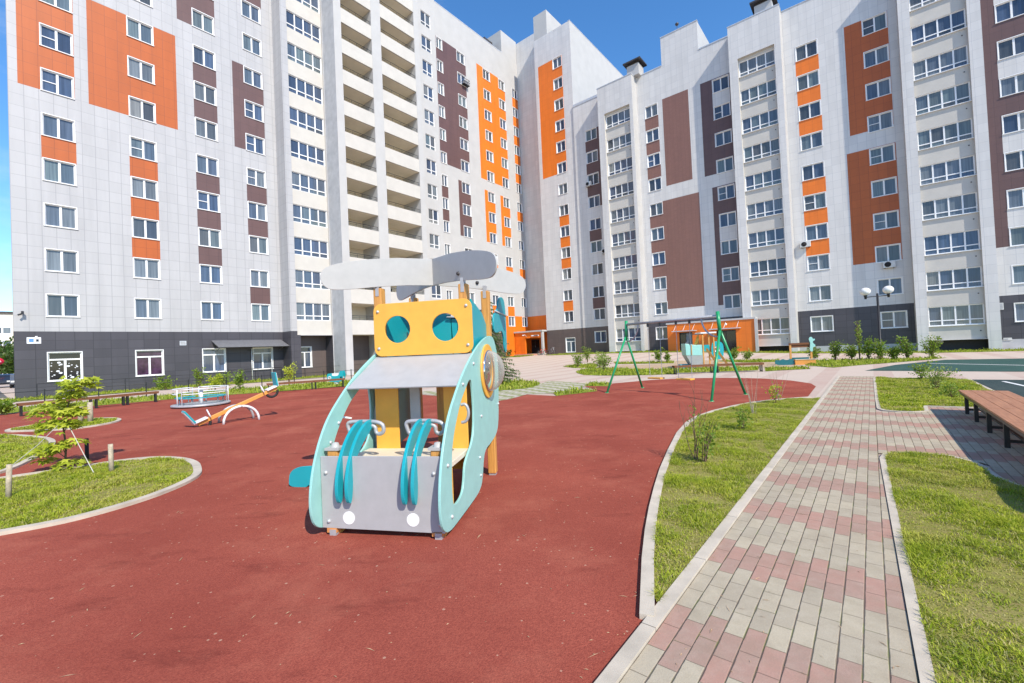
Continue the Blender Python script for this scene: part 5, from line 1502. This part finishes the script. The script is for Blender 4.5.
lefts = [(-25.0, 31.2, .8, .5, 'leaf_shrub', 'low shrub under the purple window of the dark base'), (-22.2, 31.0, 1.35, .42, 'leaf_shrub', 'tall narrow shrub behind the left benches'), (-20.6, 31.2, .95, .55, 'leaf_shrub', 'round shrub left of the carousel'), (-16.6, 26.6, 1.15, .42, 'leaf_shrub', 'dark green shrub right of the carousel'), (-17.9, 26.3, .9, .35, 'leaf_maple', 'bright yellow-green shrub behind the carousel'),
         (-16.6, 32.4, 1.35, .62, 'leaf_maple', 'round bright shrub before the recessed bay window'), (-23.5, 29.6, .9, .5, 'leaf_shrub', 'low shrub between the maple sapling and the dark base'), (-20.3, 17.4, .5, .4, 'leaf_shrub', 'low weed clump at the left edge behind the fence')]
for i, (x, y, hh, rr, mt, lab) in enumerate(lefts):
    shrub('shrub', lab, (x, y), hh, rr, 330, .13, mt, 100 + i, 10, group=YS)

# young maple with stakes and cords
MP = thing('maple_sapling', 'young maple sapling with broad lime green leaves tied to stakes', 'sapling', (-7.65, 7.44, .03))
rd = random.Random(8)
m = MB(); m.tube([(0, 0, 0), (.02, .01, .35), (-.01, 0, .7), (.06, .02, 1.05), (.16, .02, 1.42)], [.016, .014, .012, .010, .005], 'bark', 8)
tips = []
clusters = [((.28, 0, 1.47), .30, .12, 46), ((.13, .0, 1.26), .24, .10, 26), ((-.18, 0, 1.04), .40, .12, 52), ((.18, -.05, .98), .26, .1, 26), ((-.02, -.05, .80), .36, .10, 44), ((.24, -.1, .80), .16, .05, 12),
            ((-.22, -.1, .36), .26, .08, 24), ((.02, -.12, .44), .22, .08, 18), ((.20, -.1, .16), .30, .05, 18), ((-.3, -.05, .2), .2, .05, 8), ((.3, -.1, .5), .14, .05, 6)]
lf = MB()
lobes = []
for k in range(5):
    a = R(90 + (k - 2) * 52); L = (.62, .88, 1.0, .88, .62)[k]
    lobes.append((math.cos(a - .26) * L * .55, math.sin(a - .26) * L * .55)); lobes.append((math.cos(a) * L, math.sin(a) * L)); lobes.append((math.cos(a + .26) * L * .55, math.sin(a + .26) * L * .55))
outline = [(0, -.05)] + lobes
for c, r_, vr, n_ in clusters:
    c = Vector(c)
    m.tube([(0.01, 0, max(.1, c.z - .18)), c * .5 + Vector((0, 0, c.z * .5 - .04)), c], [.007, .005, .003], 'bark', 5)
    for _ in range(int(n_ * 2.4)):
        a = rd.uniform(0, 6.28); q = r_ * .72 * math.sqrt(rd.random())
        p = c + Vector((math.cos(a) * q, math.sin(a) * q, rd.gauss(0, vr * .45) - q * .30))
        s = rd.uniform(.065, .13)
        d = Vector((math.cos(a) + rd.gauss(0, .4), math.sin(a) + rd.gauss(0, .4), -.25 + rd.gauss(0, .25))).normalized()
        nrm = (Vector((0, 0, 1)) + Vector((rd.gauss(0, .35), rd.gauss(0, .35), 0)) + d * .3).normalized()
        e = d.cross(nrm).normalized(); nn = e.cross(d)
        vs = [p + e * x * s + d * y * s - nn * (x * x + y * y) * s * .22 for x, y in outline]
        ctrv = p + d * .3 * s
        lf.mesh([ctrv] + vs, [(0, i + 1, (i + 1) % len(vs) + 1) for i in range(len(vs))], 'leaf_maple')
m.build('trunk', MP); lf.build('crown', MP)
def stake(label, loc, h, lean=(0, 0), mat='stake_wood', r_=.035):
    m = MB(); m.tube([(0, 0, -.05), (lean[0] * h, lean[1] * h, h)], [r_, r_ * .95], mat, 9)
    o = m.build('wooden_stake', None, (*loc, .02)); tag(o, label, 'stake', 'stakes round the saplings'); return o
stake('pale round stake at the left frame edge on the near grass island', (-6.72, 5.8), .46, (.05, 0), r_=.03)
stake('pale round stake right of the maple sapling in the grass', (-6.5, 7.05), .45, (-.02, 0), r_=.034)
stake('dark stake close behind the maple sapling', (-7.72, 7.9), .42, (0, 0), 'rubber_black', .03)
stake('thick pale stump stake on the far grass island, left of a pair', (-13.6, 13.75), .50, (0, 0), 'stake_wood', .07)
stake('thick pale stake on the far grass island, taller of a pair', (-13.25, 13.7), .62, (0, 0), 'stake_wood', .07)
m = MB(); m.tube([(-7.62, 7.42, .86), (-7.12, 6.55, .60), (-6.72, 5.8, .42)], .0045, 'cord_white', 5); tag(m.build('tie_cord'), 'white cord from the maple sapling down to the left stake', 'cord')
m = MB(); m.tube([(-7.6, 7.42, .86), (-7.12, 7.16, .45), (-6.66, 6.92, .05)], .0055, 'cord_white', 5); tag(m.build('tie_cord'), 'white cord from the maple sapling to the ground by the right stake', 'cord')

# spruce behind the play house
SPR = thing('spruce_tree', 'drooping young spruce beside the play house, before the corner entrance', 'tree', (-1.15, 22.2, .02)); SPR.scale = (.95, .95, .90)
rd = random.Random(15)
m = MB(); m.tube([(0, 0, 0), (0, 0, 2), (.02, 0, 4.0), (.02, 0, 5.1)], [.10, .07, .035, .008], 'bark', 8); m.build('trunk', SPR)
m = MB()
z = .22
while z < 5.0:
    f_ = 1 - z / 5.15
    nb = 5 + int(6 * f_)
    for k in range(nb):
        a = rd.uniform(0, 6.28); L = (1.55 * f_ ** .85 + .12) * rd.uniform(.65, 1.1)
        d = Vector((math.cos(a), math.sin(a), 0)); s = Vector((-d.y, d.x, 0))
        steps = max(4, int(L / .085))
        for q in range(steps):
            u = (q + .6) / steps
            p = d * L * u + Vector((0, 0, z - .42 * L * u + .16 * L * u * u))
            w = L * .30 * (1.05 - u) + .06
            for sg in (-1, 1):
                for r_ in range(2):
                    e = p + s * sg * w * rd.uniform(.5, 1.1) + d * rd.uniform(.02, .16) + Vector((0, 0, -rd.uniform(.02, .22)))
                    t_ = (e - p); nrm = t_.cross(Vector((rd.gauss(0, .4), rd.gauss(0, .4), 1))).normalized() * rd.uniform(.016, .034)
                    m.mesh([p, p.lerp(e, .4) + nrm, e, p.lerp(e, .4) - nrm], [(0, 1, 2, 3)], 'leaf_spruce')
    z += .15 + .05 * rd.random()
m.build('crown', SPR)

# ------------------------------------------------------------------ bicycles by the corner entrance
def bicycle(label, loc, rz, mat):
    t = thing('bicycle', label, 'bicycle', (loc[0], loc[1], gz(*loc[:2]) + .02), rz, 'bicycles by the corner entrance')
    for x in (-.5, .5):
        m = MB(); m.tube([(x + .32 * math.cos(q * .3142), 0, .33 + .32 * math.sin(q * .3142)) for q in range(20)], .022, 'rubber_black', 6, closed=True)
        for q in range(6): m.tube([(x, 0, .33), (x + .3 * math.cos(q * 1.047), 0, .33 + .3 * math.sin(q * 1.047))], .005, 'metal_grey', 3)
        m.build('wheel', t)
    m = MB()
    for p, q in (((-.5, 0, .33), (-.15, 0, .78)), ((-.15, 0, .78), (.38, 0, .80)), ((-.02, 0, .33), (-.17, 0, .90)), ((-.02, 0, .33), (.40, 0, .74)), ((.5, 0, .33), (.36, 0, .98)), ((-.5, 0, .33), (-.02, 0, .33))):
        m.tube([p, q], .022, mat, 6)
    m.build('frame', t)
    m = MB(); m.box(-.30, -.05, -.06, .06, .90, .95, 'rubber_black'); m.build('saddle', t)
    m = MB(); m.tube([(.30, -.26, 1.0), (.38, 0, .98), (.30, .26, 1.0)], .016, 'metal_grey', 6); m.build('handlebar', t)
bicycle('red framed bicycle parked by the white porch edge', W(49.6, -35.3), -YA + .4, 'sign_red')
bicycle('grey bicycle parked right of the red one', W(49.9, -33.9), -YA - .3, 'metal_grey')
bicycle('green bicycle leaning closest to the porch', W(50.3, -35.8), -YA + 1.2, 'green_paint')
shrub('shrub', 'dark small bush on the lawn patch before the corner porch', tuple(W(46.3, -38.6)[:2]), 1.1, .5, 200, .15, 'leaf_dark', 140, 8, group=YS)

# ------------------------------------------------------------------ street beyond the left corner
def at_ray(px, Y):   # street objects far beyond the corner, laid out along the sight line past it
    return Vector(((px - 512) / 438.0 * Y * 1.0, Y, 0))
FB = thing('apartment_block', 'distant beige and white block beyond the left corner', 'apartment block', (-128, 106, 0), R(48))
m = MB(); m.box(-30, 22, 0, 12, 0, 16.2, 'render_beige'); m.build('wall', FB)
m = MB(); m.box(-30.4, 22.4, -.4, 12.4, 16.2, 16.7, 'roof_dark'); m.box(-30, -2, 1, 11, 16.7, 19.4, 'render_beige'); m.box(-30.4, -1.6, .6, 11.4, 19.4, 19.9, 'bench_wood_far'); m.build('roof', FB)
for z in (1.0, 4.3, 7.6, 11.0):
    for k in range(9):
        x = -28 + k * 5.6
        m = MB(); m.box(x, x + 4.6, -.12, 0, z, z + 1.9, 'pvc_white'); o = m.build('window', FB)
        g = MB()
        for q in range(3): g.box(x + .2 + q * 1.5, x + 1.4 + q * 1.5, -.16, -.12, z + .3, z + 1.7, 'glass')
        g.build('pane', o)
SGN = thing('street_sign', 'round red street sign with white lettering strokes beyond the left corner', 'sign', (-57.5, 48.5, 0), R(48))
m = MB(); m.tube([(0, 0, 0), (0, 0, 2.2)], .06, 'metal_grey', 8); m.build('post', SGN)
m = MB(); m.lathe([(0, 0), (.8, 0), (.8, .1), (0, .1)], 'sign_red', (0, 0, 2.9), 24, Matrix.Rotation(R(90), 3, 'X') @ Matrix.Diagonal((1.0, .62, 1)).to_3x3()); m.build('panel', SGN)
m = MB()
for q in range(5): m.tube([(-.5 + q * .22, -.12, 2.80), (-.40 + q * .22, -.12, 3.02), (-.33 + q * .22, -.12, 2.82)], .035, 'sign_white', 5)
m.build('lettering', SGN)
def car(label, loc, rz, mat):
    t = thing('parked_car', label, 'car', loc, rz, 'cars parked beyond the corner')
    prof = chaikin([(-2.1, .35), (-2.15, .75), (-2.0, .98), (-1.3, 1.02), (-.75, 1.45), (.55, 1.48), (1.2, 1.0), (1.95, .88), (2.12, .62), (2.1, .32)], 1)
    v, f = panel(prof, [], 1.7, None, lambda u, z, w: ((u), w - .85, z))
    m = MB(); m.mesh(v, f, mat); bevel(m.build('body', t), .08, 3)
    gl = [(-1.2, 1.03), (-.72, 1.38), (.5, 1.40), (1.02, 1.02)]
    for s in (-.855, .837):
        v, f = panel(gl, [], .018, None, lambda u, z, w, s=s: (u, s + w, z)); m = MB(); m.mesh(v, f, 'glass_dark'); m.build('side_window', t)
    m = MB(); m.face([(-1.36, -.7, 1.04), (-1.36, .7, 1.04), (-.80, .62, 1.44), (-.80, -.62, 1.44)], 'glass_dark'); m.build('rear_window', t)
    for x in (-1.3, 1.3):
        for y in (-.8, .8):
            m = MB(); m.lathe([(.0, -.1), (.2, -.1), (.31, -.08), (.31, .08), (.2, .1), (0, .1)], 'rubber_black', (x, y, .31), 18, Matrix.Rotation(R(90), 3, 'X')); o = m.build('wheel', t)
            r_ = MB(); r_.lathe([(0, -.11), (.19, -.105), (.19, .105), (0, .11)], 'metal_grey', (x, y, .31), 14, Matrix.Rotation(R(90), 3, 'X')); r_.build('rim', o)
    for y in (-.6, .6):
        m = MB(); m.box(-2.16, -2.05, y - .18, y + .18, .7, .86, 'tail_red'); m.build('tail_light', t)
        m = MB(); m.box(2.02, 2.1, y - .2, y + .2, .6, .76, 'ac_white'); m.build('headlight', t)
    m = MB(); m.box(-2.17, -2.10, -.26, .26, .48, .6, 'ac_white'); m.build('number_plate', t)
car('dark car with red tail lights just past the left corner of the grey wing', (-52.4, 46.8, 0), R(-42), 'car_grey')
car('dark blue car cut off by the left frame edge', (-56.6, 48.5, 0), R(-42), 'car_dark')
car('light grey car parked farther down the street', (-62.0, 56.5, 0), R(140), 'metal_grey')
shrub('street_bush', 'big dark bush on the street beyond the parked cars', (-70, 63), 5.0, 3.6, 1500, .6, 'leaf_dark', 150, 24, 'bush')
shrub('street_bush', 'dark tree-like bush left of the big one on the street', (-78, 66), 6.5, 3.6, 1500, .6, 'leaf_dark', 151, 24, 'bush')

# ------------------------------------------------------------------ light, sky, camera
SUN_EL = R(43); sh = Vector((-0.52, 0.854, 0)).normalized()       # shadows fall to the left and away
to_sun = Vector((-sh.x * math.cos(SUN_EL), -sh.y * math.cos(SUN_EL), math.sin(SUN_EL)))
sl = bpy.data.lights.new('sun', 'SUN'); sl.energy = 4.0; sl.angle = R(0.53); sl.color = (1.0, 0.915, 0.79)
so = bpy.data.objects.new('sun', sl); COL.objects.link(so)
so.rotation_euler = (-to_sun).to_track_quat('-Z', 'Y').to_euler()
w = bpy.data.worlds.new('World'); scene.world = w; w.use_nodes = True
nt = w.node_tree
bg = nt.nodes['Background']
sky = nt.nodes.new('ShaderNodeTexSky'); sky.sky_type = 'NISHITA'; sky.sun_disc = False
sky.sun_elevation = SUN_EL
sky.sun_rotation = math.atan2(to_sun.x, to_sun.y)
sky.altitude = 200; sky.air_density = 1.0; sky.dust_density = 0.1; sky.ozone_density = 4.0
hsn = nt.nodes.new('ShaderNodeHueSaturation'); hsn.inputs['Saturation'].default_value = 1.2; hsn.inputs['Value'].default_value = 1.6
nt.links.new(sky.outputs[0], hsn.inputs['Color']); wtc = nt.nodes.new('ShaderNodeTexCoord'); wmp = nt.nodes.new('ShaderNodeMapping'); wmp.inputs['Scale'].default_value = (1.0, 1.4, 3.2); wmp.inputs['Rotation'].default_value = (0, 0, 0.5)
nt.links.new(wtc.outputs['Generated'], wmp.inputs[0])
cl_ = math_node(nt, 'MULTIPLY', noise_fac(nt, 2.6, 8, 0.62, wmp.outputs[0], 0.52, 0.85), 0.40)
nt.links.new(mix_col(nt, cl_, hsn.outputs[0], (7.5, 7.8, 8.2)), bg.inputs[0])
bg.inputs[1].default_value = 0.11

cam = bpy.data.cameras.new('camera'); cam.sensor_width = 36; cam.lens = 36 * 438.0 / 1024; cam.clip_start = .05; cam.clip_end = 3000
co = bpy.data.objects.new('camera', cam); COL.objects.link(co)
p_, r_ = 0.01842121180477234, -0.04414951835229757
FW = Vector((0, math.cos(p_), math.sin(p_))); u0 = Vector((0, -math.sin(p_), math.cos(p_))); r0 = Vector((1, 0, 0))
RT = r0 * math.cos(r_) + u0 * math.sin(r_); UP = -r0 * math.sin(r_) + u0 * math.cos(r_)
co.matrix_world = Matrix(((RT.x, UP.x, -FW.x, 0), (RT.y, UP.y, -FW.y, 0), (RT.z, UP.z, -FW.z, 1.70), (0, 0, 0, 1)))
scene.camera = co
vs_ = scene.view_settings
vs_.view_transform = 'Standard'; vs_.look = 'None'; vs_.exposure = 0.52; vs_.gamma = 1.0; vs_.use_curve_mapping = False
